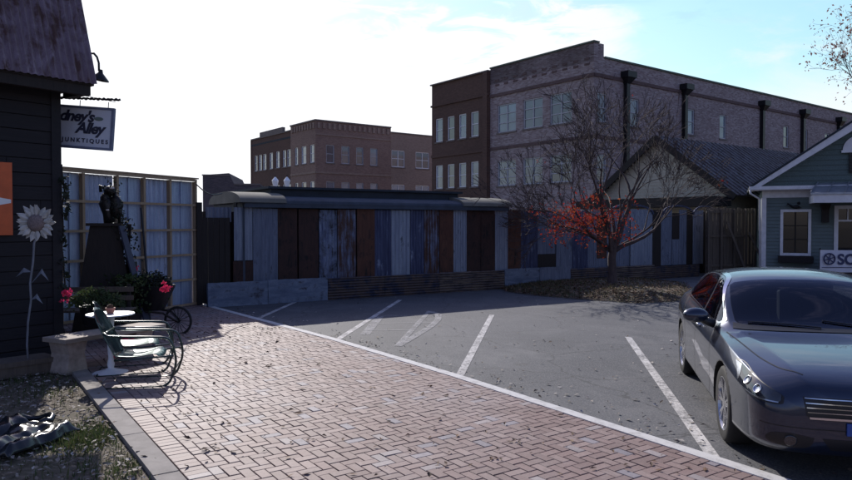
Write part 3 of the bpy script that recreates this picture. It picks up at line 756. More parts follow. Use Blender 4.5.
for k in range(2):
    m = MB(); m.tube([(a0-.15, BK+.05+.1*k, 2.3), (a0-.15, BK+.05+.1*k, 2.42)], .035); m.build('insulator', M['black'], root)
# posts at the gap beside the framed fence
g0 = P(197, 224, 15.9); g0.z = 0
root = empty('wooden_gate', g0, WR, 'dark brown plank gate between the framed fence and the clad wall', 'gate')
m = MB(); m.box(0, .12, 0, .12, 0, 2.4); m.build('post', M['darkwood'], root)
m = MB()
for i in range(5): m.box(.13+i*.13, .25+i*.13, .03, .06, .05, 2.05)
m.build('plank_panel', M['darkwood'], root)
# cable
m = MB(); a = P(196, 184, 15.7); b = P(222, 193.5, 17); pts = []
for i in range(9):
    q = a.lerp(b, i/8); q.z -= .12*math.sin(math.pi*i/8); pts.append(q)
m.tube(pts, .014, 5); tag(m.build('cable', M['black']), 'sagging black cable from the framed fence to the shed roof', 'cable')
# --- framed fence at left
FE = G(195, 305.5); fd = (P(58, 224, 12.8)-FE); fd.z = 0; fd.normalize()
fang = math.atan2(-fd.y, -fd.x)
ln = (P(58, 224, 12.8)-Vector((FE.x, FE.y, H))).length
root = empty('metal_fence', FE, fang, 'tall fence of blue-grey metal sheets in a pale timber grid behind the chairs', 'fence')
def fp(px):
    k_ = (px-426)/FPX; d = Vector((math.cos(fang), math.sin(fang))); return (k_*FE.y-FE.x)/(d.x-k_*d.y)
zt_ = H+44*FE.y/690-.05
cols = [fp(x) for x in (58, 81, 115, 142, 168, 193.5)]; cols = [cols[0]-2.2, cols[0]-1.1]+cols
rws = [.04+i*(zt_-.04)/5 for i in range(6)]
m = MB()
for x in cols:
    m = MB(); m.box(x-.028, x+.028, -.09, 0, 0, zt_); m.build('post', M['woodframe'], root)
for z in rws:
    m = MB(); m.box(cols[0], cols[-1], -.118, -.093, z, z+.05); m.build('rail', M['woodframe'], root)
m = MB(); m.box(cols[0], cols[-1]+.06, -.12, .06, zt_+.062, zt_+.09); m.build('cap', M['woodframe'], root)
for i, (xa, xb) in enumerate(zip(cols, cols[1:])):
    m = MB()
    if (i % 2) == 1: m.corr(xa, xb, 0.02, zt_, .03, .11, .022)
    else:
        m.box(xa, (xa+xb)/2-.01, .012, .02, .02, zt_); m.box((xa+xb)/2+.01, xb, .016, .024, .02, zt_); m.box((xa+xb)/2-.02, (xa+xb)/2+.02, -.02, .010, .02, zt_)
    m.build('sheet', M['galv'], root)
# --- beige gabled building
AP = P(660, 136, 31.5); gz = AP.z; AP.z = 0
root = empty('gabled_building', AP, R(36.5), 'small beige building with a steep dark trimmed gable and a ribbed metal roof', 'building')
# local x along ridge (away), local y: across (left +)
hw = 3.45; ez = 3.35; RL = 14.5
m = MB(); m.add([(0,-hw+.2,0),(0,hw-.2,0),(0,hw-.2,ez),(0,0,gz-.15),(0,-hw+.2,ez)], [(0,1,2,3,4)])
m.quad((0,-hw+.2,0), (RL,-hw+.2,0), (RL,-hw+.2,ez), (0,-hw+.2,ez)); m.quad((0,hw-.2,0), (RL,hw-.2,0), (RL,hw-.2,ez), (0,hw-.2,ez))
for i in range(28):
    z = 2.4+i*.14
    hwz = hw-.2 if z < ez else (hw-.2)*(gz-.15-z)/(gz-.15-ez)
    if hwz > .1: m.box(-.018, -.004, -hwz, hwz, z, z+.11)
m.build('wall', M['beige'], root)
for sgn in (-1, 1):
    m = MB(); n_ = 50
    L0 = Vector((-.3, 0, gz)); L1 = Vector((-.3, sgn*(hw+.35), ez-.25)); mp_ = []
    up = Vector((0, -(L1.z-L0.z), (L1.y-L0.y)*1)).normalized()*(1 if sgn > 0 else -1); up = up if up.z > 0 else -up
    m.add([L0, L1, L1+Vector((RL+.3,0,0)), L0+Vector((RL+.3,0,0))]+[q-up*.08 for q in (L0, L1, L1+Vector((RL+.3,0,0)), L0+Vector((RL+.3,0,0)))], [(0,1,2,3),(7,6,5,4),(0,4,5,1),(1,5,6,2)])
    for i in range(38):
        x = -.3+i*.40; m.bar(L0+Vector((i*.40,0,0))+up*.02, L1+Vector((i*.40,0,0))+up*.02, .025, .03, up=up)
    m.build('roof', M['purpleroof'], root)
    m = MB(); m.bar(L0+Vector((-.06,0,-.12)), L1+Vector((-.06,0,-.12)), .06, .30, up=up); m.build('rake_board', M['darkwood'], root)
m = MB(); m.box(-1.5, -.35, -hw-.2, hw+.2, 2.62, 2.98); m.box(-1.4, -.02, -hw, hw, 2.98, 3.03); m.build('canopy', M['darkwood'], root)
# --- weathered board fence
B0 = P(706, 224, 25.0); B0.z = 0
root = empty('board_fence', B0, R(14), 'weathered brown board fence with diagonal braces beside the green house', 'fence')
k_ = 25/690*(758-706)/math.cos(R(14))+.1; m = MB(); x = 0
while x < k_:
    w_ = random.uniform(.13, .17); m.box(x, x+w_-.012, 0, .025, .02, 2.50+random.uniform(-.05, .03)); x += w_
m.build('board_panel', M['oldwood'], root)
for z in (.35, 1.42, 2.3):
    m = MB(); m.box(0, k_, -.05, -.002, z, z+.08); m.build('rail', M['oldwood'], root)
for x in (.02, .55, 1.1, 1.6, 1.95): 
    m = MB(); m.box(x, x+.07, -.11, -.053, 0, 2.45); m.build('post', M['oldwood'], root)
for a, b in (((.75,-.2,1.95), (1.35,-.5,.1)), ((1.65,-.2,1.6), (2.15,-.5,.3))):
    m = MB(); m.bar(a, b, .07, .07); m.build('brace', M['oldwood'], root)
# --- green house
HD = 24.0; h0 = P(762, 224, HD); h0.z = 0; s = HD/690
HR = R(-24)
root = empty('green_house', h0, HR, 'green clapboard house with white trim, metal porch roof and steep gable', 'house')
def hx(px):
    k_ = (px-426)/FPX; return (k_*h0.y-h0.x)/(math.cos(HR)-k_*math.sin(HR))
def hz_y(py, px=762): return P(px, py, h0.y+hx(px)*math.sin(HR)).z
W = 9.2
eav = hz_y(191)
fh = Facade(root, 'x', 0, W, 0, eav, off=0)
win = (hx(783)+.0, hx(808), hz_y(253, 795), hz_y(212, 795)); dor = (hx(838), hx(838)+1.4, .35, hz_y(209, 838))
fh.op = [win, dor]
m = MB(); fh.wall(m, rev=.1); m.quad((0,0,0), (0,8,0), (0,8,eav), (0,0,eav)); m.quad((W,0,0), (W,8,0), (W,8,eav), (W,0,eav))
z = .1
while z < eav-.1:
    segs = [(0.13, W)]
    for o in fh.op:
        if z+.09 > o[2]-.08 and z < o[3]+.1:
            ns = []
            for a, b in segs:
                if min(b, o[0]-.1) > a: ns.append((a, min(b, o[0]-.1)))
                if max(a, o[1]+.1) < b: ns.append((max(a, o[1]+.1), b))
            segs = ns
    for a, b in segs:
        if b > a: m.add([(a,-.004,z+.115), (b,-.004,z+.115), (b,-.026,z), (a,-.026,z), (a,-.004,z), (b,-.004,z)], [(3,2,1,0), (3,4,5,2)])
    z += .12
m.build('wall', M['green_siding'], root)
rake0 = Vector((-.30, 0, hz_y(186))); sl = (hz_y(124, 850)-hz_y(186))/(hx(850)+.30); apx = W/2; apz = rake0.z+(apx+.30)*sl
m = MB(); m.add([(.0,-.02,eav+.1), (W,-.02,eav+.1), (apx,-.02,apz-.25)], [(0,1,2)])
z = eav+.15; 
while z < apz-.5:
    hw_ = (apz-.3-z)/sl; m.add([(apx-hw_,-.03,z+.16), (apx+hw_,-.03,z+.16), (apx+hw_+.1,-.048,z), (apx-hw_-.1,-.048,z)], [(3,2,1,0)]); z += .17
m.build('gable', M['greenshingle'], root)
for sgn in (1, -1):
    def mx_(x): return x if sgn == 1 else W-x
    m = MB(); m.add([(mx_(-.42),-.45,rake0.z-.02), (apx,-.45,apz+.12), (apx,8,apz+.12), (mx_(-.42),8,rake0.z-.02), (mx_(-.42),-.45,rake0.z-.08), (apx,-.45,apz+.04), (apx,8,apz+.04), (mx_(-.42),8,rake0.z-.08)], [(0,1,2,3), (4,7,6,5), (0,4,5,1), (0,3,7,4)])
    m.build('roof', M['darkroof'], root)
    m = MB(); d_ = .34
    m.add([(mx_(-.36),-.42,rake0.z-.07), (apx,-.42,apz+.05), (apx,-.42,apz+.05-d_), (mx_(-.36)+sgn*.05,-.42,rake0.z-.09-.10), (mx_(-.36),-.03,rake0.z-.07), (apx,-.03,apz+.05), (apx,-.03,apz+.05-d_), (mx_(-.36)+sgn*.05,-.03,rake0.z-.19)], [(0,1,2,3), (3,2,6,7), (0,3,7,4)])
    m.add([(mx_(-.1)+sgn*.0,-.425,rake0.z-.07-.01+.0), (mx_(-.1),-.425,rake0.z-.075)], [])
    m.build('rake_board', M['whitetrim'], root)
m = MB(); m.box(-.38, W+.38, -.42, -.03, eav+.0, eav+.11); m.box(-.42, W+.42, -.50, -.42, eav+.02, eav+.14); m.build('cornice', M['whitetrim'], root)
m = MB(); m.box(.0, W, -.05, -.028, eav-.24, eav-.003); m.box(-.02, .13, -.045, -.002, 0, eav-.243); m.build('corner_board', M['whitetrim'], root)
m = MB(); m.tube([(-.4,-.46,eav+.02), (-.38,-.44,eav-.1), (-.08,-.08,eav-.28), (-.06,-.07,.2)], .035, 8); m.build('downpipe', M['whitetrim'], root, smooth=True)
def house_window(o, cols_, rows_):
    a, b, c, d = o; m = MB(); t_ = .09
    m.box(a-t_, a, -.06, -.03, c-t_, d+t_); m.box(b, b+t_, -.06, -.03, c-t_, d+t_); m.box(a, b, -.06, -.03, d, d+t_); m.box(a, b, -.07, -.03, c-t_, c)
    f = m.build('window', M['whitetrim'], root); m = MB()
    m.quad((a,.07,c), (b,.07,c), (b,.07,d), (a,.07,d)); m.build('pane', M['darkglass'], f)
    m = MB()
    for i in range(1, cols_): x = a+(b-a)*i/cols_; m.box(x-.02, x+.02, .03, .06, c, d)
    for i in range(1, rows_): z = c+(d-c)*i/rows_; m.box(a, b, .034, .055, z-.015, z+.015)
    m.build('muntin', M['darkwood'], f); return f
house_window(win, 2, 3)
a, b, c, d = dor; m = MB(); m.box(a-.12, a, -.06, -.03, c, d+.12); m.box(a, b+.12, -.06, -.03, d, d+.12); m.box(b, b+.12, -.06, -.03, c, d)
m.box(a, b, .0, .05, d-.42, d-.36)
for i in range(1, 5): x = a+(b-a)*i/5; m.box(x-.02, x+.02, .0, .05, d-.36, d)
dd = m.build('door', M['whitetrim'], root)
m = MB(); m.quad((a,.07,c), (b,.07,c), (b,.07,d), (a,.07,d)); m.build('pane', M['darkglass'], dd)
# flower box and bracket ornament
m = MB(); m.box(win[0]-.15, win[1]+.15, -.30, -.075, win[2]-.32, win[2]-.1); m.build('window_box', M['darkwood'], root)
m = MB(); xx = (win[0]+win[1])/2; zz = win[3]+.12
m.ball((xx,-.12,zz+.05), .09, 8, sc_=(1.3,.5,.7)); m.ball((xx+.08,-.12,zz+.18), .05, 8); m.tube([(xx-.1,-.12,zz+.05), (xx-.25,-.12,zz+.16), (xx-.28,-.12,zz+.1)], [.05,.03,.01], 6); m.bar((xx,-.1,zz), (xx+.16,-.06,zz+.02), .03, .03)
tag(m.build('wall_ornament', M['black']), 'small black bird shaped ornament', None); bpy.data.objects['wall_ornament'].parent = root
# porch roof
p0, p1 = hx(809), W+.1; zt1, zt0 = hz_y(183, 815), hz_y(193, 812)-.05
m = MB(); m.add([(p0+.25,-.06,zt1), (p1,-.06,zt1), (p1+.1,-1.5,zt0), (p0-.1,-1.5,zt0), (p0+.25,-.06,zt1-.06), (p1,-.06,zt1-.06), (p1+.1,-1.5,zt0-.06), (p0-.1,-1.5,zt0-.06)], [(0,3,2,1), (4,5,6,7), (2,3,7,6), (0,4,7,3)])
x = p0; nb = 18
for i in range(nb):
    f = i/(nb-1); m.bar((p0+.25+(p1-p0-.25)*f, -.06, zt1+.02), (p0-.1+(p1-p0+.2)*f, -1.5, zt0+.02), .03, .045)
m.build('porch_roof', plain('porch_metal', (.32,.34,.38), .4, .5, var=.2), root)
m = MB(); m.box(p0-.02, p1, -1.46, -1.38, zt0-.32, zt0-.065); m.box(p0-.02, p0+.06, -1.378, -.06, zt0-.32, zt0-.065); m.build('porch_beam', M['whitetrim'], root)
m = MB(); m.box(p0+.35, p0+.55, -.35, -.06, zt0-.95, zt0-.35); m.add([(p0+.3,-.06,zt0-.34), (p0+.6,-.06,zt0-.34), (p0+.6,-.5,zt0-.34), (p0+.3,-.5,zt0-.34), (p0+.45,-.06,zt0-.9)], [(0,1,2,3), (3,2,4), (0,3,4), (1,4,2)]); m.build('bracket', M['darkwood'], root)
for x in (p0+3.4, p1-.2):
    m = MB(); m.box(x-.09, x+.09, -1.47, -1.29, .3, zt0-.33); m.build('porch_post', M['whitetrim'], root)
m = MB(); m.box(p0-.1, p1, -1.6, -.06, 0, .3); m.build('porch_floor', M['oldwood'], root)
# arched gable vent
cx, cz = hx(858), hz_y(150, 858); m = MB(); pts = [(cx-.5+i*.0, -.07, cz) for i in range(0)]
pts = [(cx-.48*math.cos(math.pi*i/14), -.09, cz+.48*math.sin(math.pi*i/14)) for i in range(15)]
m.add([(p[0], -.10, p[2]) for p in pts], [tuple(range(15))[::-1]]); m.add([(p[0], -.05, p[2]) for p in pts]+pts, [(i, i+1, 16+i, 15+i) for i in range(14)]); m.box(cx-.52, cx+.52, -.14, -.05, cz-.08, cz)
f = m.build('gable_vent', M['whitetrim'], root)
m = MB(); m.box(cx-.30, cx+.30, -.1, -.055, cz-.75, cz-.09)
for i in range(6): m.box(cx-.28, cx+.28, -.13, -.102, cz-.7+i*.1, cz-.66+i*.1)
m.build('louvre', M['black'], root)
# utility box
ub = P(807, 267, HD-.3); m = MB(); m.M = Matrix.Translation((ub.x, ub.y, 0)); m.box(-.28, .28, -.15, .15, 0, .62); m.box(-.25, .25, -.16, -.151, .08, .58, 0)
o = m.build('utility_box', plain('grey_box', (.07,.08,.10), .6), bevel=.01); tag(o, 'small grey utility box under the window of the green house', 'utility box')
# banner with emblem and letters
bn = P(820, 261, 21.8); bw = 3.0; bh = .70
root = empty('banner', (bn.x, bn.y, 0), R(-2), 'white banner with a dark round emblem and large letters before the green house', 'banner')
zc = bn.z; m = MB(); vs = []; fs = []
for i in range(25):
    for j in range(5): vs.append((bw*i/24, .02*math.sin(i*.9), zc-bh/2+bh*j/4-.03*i/24))
for i in range(24):
    for j in range(4): fs.append((i*5+j, (i+1)*5+j, (i+1)*5+j+1, i*5+j+1))
m.add(vs, fs); m.build('cloth', plain('banner_white', (.55,.55,.62), .6, var=.06), root, smooth=True)
def text_mesh(name, body, size, mat, parent, loc, rot=(R(90),0,0), bold=.0, shear=0, ext=.002, align='LEFT', sp=1):
    cu = bpy.data.curves.new(name, 'FONT'); cu.body = body; cu.size = size; cu.offset = bold; cu.shear = shear; cu.extrude = ext; cu.align_x = align; cu.space_character = sp
    o = bpy.data.objects.new('tmp_text', cu); col.objects.link(o); bpy.context.view_layer.update()
    me_ = bpy.data.meshes.new_from_object(o.evaluated_get(bpy.context.evaluated_depsgraph_get())); bpy.data.objects.remove(o)
    me_.materials.clear(); me_.materials.append(mat); o = bpy.data.objects.new(name, me_); col.objects.link(o); o.parent = parent; o.location = loc; o.rotation_euler = rot; return o
M['ink'] = plain('navy_ink', (.025,.03,.09), .6); M['redink'] = plain('red_ink', (.35,.04,.06), .6); M['bluesgn'] = plain('dark_ink', (.02,.022,.05), .6)
text_mesh('lettering', 'SC', .46, M['ink'], root, (.52, -.045, zc-.10), bold=.014); text_mesh('lettering', 'O', .46, M['redink'], root, (1.25, -.045, zc-.10), bold=.014)
text_mesh('small_lettering', '', .1, M['ink'], root, (.1, -.045, zc-.28)) if False else None
m = MB(); c0 = (.27, -.04, zc+.07); pts = [(c0[0]+.17*math.cos(i*math.pi/10), c0[1], c0[2]+.17*math.sin(i*math.pi/10)) for i in range(20)]
m.tube(pts, .022, 6, closed=True); 
for i in range(3): a = i*math.pi/3+.3; m.bar((c0[0]-.15*math.cos(a), -.036-.002*i, c0[2]-.15*math.sin(a)), (c0[0]+.15*math.cos(a), -.036-.002*i, c0[2]+.15*math.sin(a)), .012, .03)
m.ball((c0[0], -.04, c0[2]), .05, 8, sc_=(1,.3,1)); m.build('emblem', M['ink'], root)
m = MB(); m.box(.05, 2.9, -.035, -.031, zc-.21, zc-.19); m.build('printed_rule', M['ink'], root)
for x in (.03, bw-.03):
    m = MB(); m.tube([(x, .06, 0), (x, .06, zc+bh/2+.06)], .02, 6); m.build('stake', M['black'], root)
# ------------------------------------------------------------------ trees
def grow(m, p, d, r, L_, depth, tips, up=.15, spread=.55, mind=0, wig=.16, kids_=(2, 3), shrink=.74):
    segs = 4 if depth > 1 else 3; pts = [p.copy()]; rs = [r]; q = p.copy(); dd_ = d.copy()
    for i in range(segs):
        dd_ = (dd_+Vector((random.gauss(0, wig), random.gauss(0, wig), random.gauss(0, wig)+up*.25))).normalized()
        q = q+dd_*(L_/segs); pts.append(q.copy()); rs.append(r*(1-.38*(i+1)/segs))
    rs = [max(q_, .0055) for q_ in rs]
    m.tube(pts, rs, 7 if r > .03 else (5 if r > .012 else 3), caps=False)
    if depth == 0:
        tips.append((pts[-1], dd_)); return
    for i in range(random.randint(*kids_)):
        a = random.uniform(0, 6.28); o = dd_.orthogonal().normalized(); o.rotate(Matrix.Rotation(a, 3, dd_))
        nd = (dd_+o*random.uniform(spread*.6, spread*1.3)+Vector((0,0,up))).normalized()
        k = random.choice((len(pts)-1, len(pts)-1, len(pts)-2))
        grow(m, pts[k], nd, rs[k]*random.uniform(.62, .8), L_*random.uniform(shrink-.1, shrink+.12), depth-1, tips, up, spread, mind, wig, kids_, shrink)
M['bark'] = plain('bark', (.060,.042,.040), .9, var=.4, scale=18, bump=.6, stretch=(1,1,.3))
M['barkgrey'] = plain('bark_grey', (.12,.10,.10), .9, var=.3, scale=10)
random.seed(21)
tb = Vector(((612-426)/690*19.6, 19.6, .14))
root = empty('maple_tree', tb, 0, 'nearly bare tree with a clump of red leaves on its left on the leafy island', 'tree')
m = MB(); tips = []
tr = [Vector((0,0,-.1)), Vector((.02,0,.35)), Vector((.0,.02,.8)), Vector((.05,0,1.1))]
m.tube([Vector((0,0,-.15))]+tr, [.19, .15, .125, .115, .11], 10, caps=False)
fork = tr[-1]
limbs = [((.40,.1,1.0), .085, 1.55), ((-.42,-.1,.95), .075, 1.5), ((.05,.4,1.0), .065, 1.5), ((-.95,.2,.60), .06, 1.2), ((.85,-.15,.75), .06, 1.3), ((-.15,-.4,1.0), .055, 1.35), ((-1.0,-.35,.32), .045, 1.15), ((.2,-.3,1.0), .055, 1.45), ((.9,.3,.35), .045, 1.15), ((-.65,.1,.8), .055, 1.35), ((-.35,.3,1.0), .05, 1.40)]
for i, (d, r, L_) in enumerate(limbs):
    st = fork if i < 3 else tr[2].lerp(fork, random.uniform(.3, 1))
    grow(m, st-Vector((0,0,.05)), Vector(d).normalized(), r, L_, 6, tips, .09, .52, wig=.11, kids_=(2, 3), shrink=.72)
m.build('trunk', M['bark'], root, smooth=True)
m = MB()
def red_w(p):   # red leaves linger low on the left side of the crown
    c1 = Vector((-.95, -.2, 1.85)); d1 = ((p.x-c1.x)/1.25)**2+((p.y-c1.y)/1.4)**2+((p.z-c1.z)/.62)**2
    c2 = Vector((.2, 0, 2.5)); d2 = ((p.x-c2.x)/1.6)**2+((p.y-c2.y)/1.6)**2+((p.z-c2.z)/.85)**2
    return .55 if d1 < 1 else (.20 if d2 < 1 else .0008)
for p, d in tips:
    if random.random() < red_w(p):
        for j in range(random.randint(2, 6)): leafq(m, p+Vector((random.gauss(0,.10), random.gauss(0,.10), random.gauss(-.05,.09))), random.uniform(.03, .055))
for i in range(300):      # sprays on the low left limbs
    c_ = Vector((random.gauss(-.85,.62), random.gauss(-.2,.6), random.gauss(1.86,.32)))
    for j in range(random.randint(3, 8)): leafq(m, c_+Vector((random.gauss(0,.08), random.gauss(0,.08), random.gauss(0,.07))), random.uniform(.03, .05))
m.build('crown', M['redleaf'], root)
print('tips', len(tips))
# tree at right edge
random.seed(5)
root = empty('tall_tree', (P(898, 224, 36).x, 36, 0), 0, 'tall tree with sparse brownish pink leaves reaching in at the right edge', 'tree')
m = MB(); tips = []; m.tube([(0,0,0), (0,0,3), (.1,0,6)], [.3,.24,.2], 8, caps=False)
for i in range(9):
    a = i*.7; grow(m, Vector((.1,0,5.2+i*.35)), Vector((math.cos(a)*.8, math.sin(a)*.6, 1)).normalized(), .12, 2.1, 5, tips, .12, .55, kids_=(2, 3), shrink=.72)
m.build('trunk', M['barkgrey'], root, smooth=True); m = MB()
for p, d in tips:
    if random.random() < .8:
        for j in range(random.randint(3, 8)): leafq(m, p+Vector((random.gauss(0,.18), random.gauss(0,.18), random.gauss(0,.18))), random.uniform(.05, .10))
m.build('crown', M['brownleaf'], root)
# bare trees far left
for i, (px, Yd, hh) in enumerate(((229, 62, 5.2), (246, 66, 5.6))):
    random.seed(40+i)
    root = empty('bare_tree', (P(px, 224, Yd).x, Yd, 0), 0, ('distant bare tree rising just behind the dark low block', 'distant bare tree against the left end of the tan brick building')[i], 'tree')
    m = MB(); tips = []; m.tube([(0,0,0), (0,0,2.6)], [.15,.12], 6, caps=False)
    for k in range(5): a = k*1.3; grow(m, Vector((0,0,2.4)), Vector((math.cos(a)*.6, math.sin(a)*.6, 1)).normalized(), .07, 1.2, 4, tips, .1, .5)
    m.build('trunk', M['barkgrey'], root)
# street lanterns behind the shed
for i, px in enumerate((275.3, 287)):
    q = P(px, 187, 33); root = empty('street_lamp', (q.x, 33, 0), 0, ('street lamp with a white lantern showing above the shed roof, left one of the pair', 'street lamp with a white lantern showing above the shed roof, right one of the pair')[i], 'street lamp', 'street lamps behind the shed')
    m = MB(); m.lathe([(.10,0),(.08,.3),(.045,.5),(.04,q.z-.15),(.08,q.z-.08),(.09,q.z)], 10); m.build('post', M['black'], root, smooth=True)
    m = MB(); m.lathe([(.09,q.z+.0),(.16,q.z+.28),(.165,q.z+.31),(.04,q.z+.46),(.001,q.z+.5)], 8); m.build('lantern', plain('lantern_glass', (.85,.85,.88), .4, var=.03), root)
    m = MB(); m.tube([(0,0,q.z+.49), (0,0,q.z+.58)], .02, 6); m.build('finial', M['black'], root)
# ------------------------------------------------------------------ barn
C0 = G(60, 357); BA = math.atan2(.8, .6)
def bp(px):
    k_ = (px-426)/FPX; return (k_*C0.y-C0.x)/(.6-k_*.8)
def bdep(x): return C0.y+.8*x
root = empty('barn', C0, BA, 'dark board barn with a rusty corrugated metal upper wall at the left edge', 'barn')
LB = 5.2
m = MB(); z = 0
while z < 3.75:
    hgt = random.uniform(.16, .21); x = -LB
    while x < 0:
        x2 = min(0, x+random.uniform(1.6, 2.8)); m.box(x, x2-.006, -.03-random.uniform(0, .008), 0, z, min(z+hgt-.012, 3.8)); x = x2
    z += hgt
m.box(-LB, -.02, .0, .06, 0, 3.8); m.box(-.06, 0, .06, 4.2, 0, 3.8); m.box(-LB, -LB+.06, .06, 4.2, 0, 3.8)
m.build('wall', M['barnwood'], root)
m = MB(); m.box(-.10, .03, -.05, .05, 0, 3.8); m.build('corner_board', M['barnwood'], root)
m = MB()
def corr_slope(m, x0, x1, y0, z0, y1, z1, pitch=.09, amp=.014):
    n_ = int((x1-x0)/pitch*5); d = Vector((0, y1-y0, z1-z0)).normalized(); nn_ = Vector((0, -d.z, d.y)); vs = []; fs = []
    for i in range(n_+1):
        a = x0+(x1-x0)*i/n_; o = nn_*amp*math.sin(2*math.pi*i/5)
        vs += [Vector((a, y0, z0))+o, Vector((a, y1, z1))+o]
    for i in range(n_): fs.append((2*i, 2*i+2, 2*i+3, 2*i+1))
    m.add(vs, fs)
ez_ = P(93, 89, bdep(.35)+.3*0).z
corr_slope(m, -LB-.2, .32, -.50, ez_, .08, ez_+1.75); m.box(-LB-.2, .32, .10, 3.4, ez_+1.70, ez_+1.76)
m.build('roof', M['rustroof'], root)
m = MB(); m.box(.42, .46, -.48, -.02, ez_, ez_+1.7) if False else None
m.add([(.30,-.46,ez_+.02), (.30,3.4,ez_+.02), (.30,3.4,ez_+1.69), (.30,.09,ez_+1.69)], [(0,1,2,3)]); m.box(-LB-.1, .30, -.46, 3.4, ez_-.02, ez_+.015); m.box(-LB-.1, .26, -.44, -.34, ez_-.16, ez_-.021); m.box(.18, .28, -.33, .2, ez_-.14, ez_-.021)
m.build('soffit', M['darkwood'], root)
# gooseneck lamp fixed to the end of the roof
LDp = 9.95
m = MB(); m.tube([P(90, 53, LDp), P(94, 53.5, LDp), P(97, 57, LDp), P(98.8, 63, LDp), P(99, 71, LDp)], .016, 8)
c = P(100, 76.5, LDp); Rm = Matrix.Translation(c) @ Matrix.Rotation(R(10), 4, 'Y')
m.M = Rm; m.lathe([(.02,.10),(.035,.05),(.05,.035),(.125,-.04),(.13,-.055),(.12,-.055),(.04,.02)], 20); m.M = None
o = m.build('wall_lamp', M['black'], None, smooth=True, auto=40)
inv = (Matrix.Translation(C0) @ Matrix.Rotation(BA, 4, 'Z')).inverted(); o.data.transform(inv); o.parent = root
# orange sign on wall
xo0, xo1 = bp(-26), bp(10.5); dd0 = bdep(xo1)
zA, zB = P(10, 235, dd0).z, P(10, 163, dd0).z
rs = empty('painted_sign', C0, BA, 'orange sign with a white wedge nailed to the dark barn wall at the left edge', 'sign')
m = MB(); m.box(xo0, xo1, -.075, -.045, zA, zB); m.build('board', M['orange'], rs)
zm = P(8, 202, dd0).z; m = MB(); m.add([(xo1-.02,-.078,zm-.015), (xo1-.02,-.078,zm+.03), (xo0+.02,-.078,zm+.10), (xo0+.02,-.078,zm-.10)], [(0,1,2,3)]); m.build('white_wedge', M['white'], rs)
# hanging sign
SD = 10.25; ss = SD/690; root = empty('hanging_sign', P(60, 100, SD), 0, 'grey-white hanging shop sign with script lettering projecting from the barn corner', 'sign')
root.rotation_euler = (0, R(4.2), 0)
m = MB(); m.box(-.34, .80, -.02, .02, -.66, -.10); m.build('board', plain('sign_face', (.56,.59,.68), .6, var=.05), root, bevel=.004)
m = MB(); fw_ = .035
m.box(-.36, .82, -.03, .03, -.10, -.10+fw_); m.box(-.36, .82, -.03, .03, -.66-fw_, -.66); m.box(-.36-.001, -.36+fw_, -.031, .031, -.66, -.10); m.box(.82-fw_, .821, -.031, .031, -.66, -.10); m.build('frame', plain('sign_frame', (.13,.15,.23), .5), root)
text_mesh('lettering', "Rodney's", .22, M['bluesgn'], root, (-.22, -.026, -.29), bold=.007, shear=.30, sp=.92)
text_mesh('lettering', "Alley", .22, M['bluesgn'], root, (.27, -.026, -.46), bold=.007, shear=.30, sp=.92)
text_mesh('lettering', "& JUNKTIQUES", .085, M['bluesgn'], root, (-.04, -.026, -.60), bold=.002, sp=1.5)
m = MB(); m.ball((.60,-.026,-.24), .07, 8, sc_=(1,.06,.4)); m.build('painted_leaf', plain('sign_leaf', (.12,.16,.15), .7), root)
m = MB(); pts = [(-.34+i*.03, 0, .02+.012*(i % 2)+.001*i) for i in range(42)]; m.tube(pts, [.017 if i % 3 else .024 for i in range(42)], 6); 
for x in (-.2, .3, .72): m.tube([(x,0,.02), (x,0,-.08)], .006, 5)
m.build('bracket', M['black'], root)
m = MB(); m.tube([(-.3,0,.22), (.3,0,.10), (.82,0,.03)], .004, 4); m.build('stay_wire', M['black'], root)
# ------------------------------------------------------------------ sunflower
FD = 8.7; fc = P(37, 223, FD); b0 = P(27, 224, FD); root = empty('metal_sunflower', (b0.x, FD, 0), 0, 'tall painted metal sunflower with white petals standing against the barn wall', 'garden ornament')
def loc(px, py, dy=0): q = P(px, py, FD+dy); return (q.x-b0.x, dy, q.z)
cx_, _, cz_ = loc(37, 223)
for lay, (nP, rl, wd_, off) in enumerate(((17, .255, .040, 0), (15, .225, .036, .2))):
    for i in range(nP):
        m = MB(); a = 2*math.pi*i/nP+off+random.uniform(-.07,.07); L_ = rl*random.uniform(.88, 1.08); d = Vector((math.cos(a), 0, math.sin(a))); s_ = Vector((-d.z, 0, d.x)); y = -.02*lay
        o0 = Vector((cx_, y, cz_)); r0 = .09
        prof = [(r0, .3), (.5*(r0+L_), 1.0), (.8*L_, .75), (L_, .05)]
        vs = []; curl = random.uniform(-.05, .02)
        for (r_, k) in prof: vs += [o0+d*r_+s_*wd_*k+Vector((0,curl*(r_/L_)**2,0)), o0+d*r_+Vector((0,-.012+curl*(r_/L_)**2,0)), o0+d*r_-s_*wd_*k+Vector((0,curl*(r_/L_)**2,0))]
        fs = []
        for k in range(3): fs += [(3*k, 3*k+1, 3*k+4, 3*k+3), (3*k+1, 3*k+2, 3*k+5, 3*k+4)]
        m.add(vs, fs); m.build('petal', M['petal'] if 'petal' in M else M.setdefault('petal', plain('petal_paint', (.50,.48,.44), .6, var=.25, scale=9)), root)
m = MB(); 
m.M = Matrix.Translation((cx_, -.03, cz_)) @ Matrix.Rotation(R(90), 4, 'X'); m.lathe([(.001,.045),(.05,.042),(.085,.03),(.11,.0),(.105,-.03)], 20); m.M = None
m.build('flower_disc', plain('flower_disc', (.22,.17,.16), .8, var=.4, scale=60, bump=.6), root, smooth=True)
m = MB(); m.tube([(cx_, .03, cz_), loc(34, 244), loc(33, 262), loc(30, 283), loc(31, 300), loc(28, 322), loc(27, 345), (0, 0, 0)], .013, 8); m.build('stem', plain('stem_paint', (.16,.17,.2), .6), root, smooth=True)
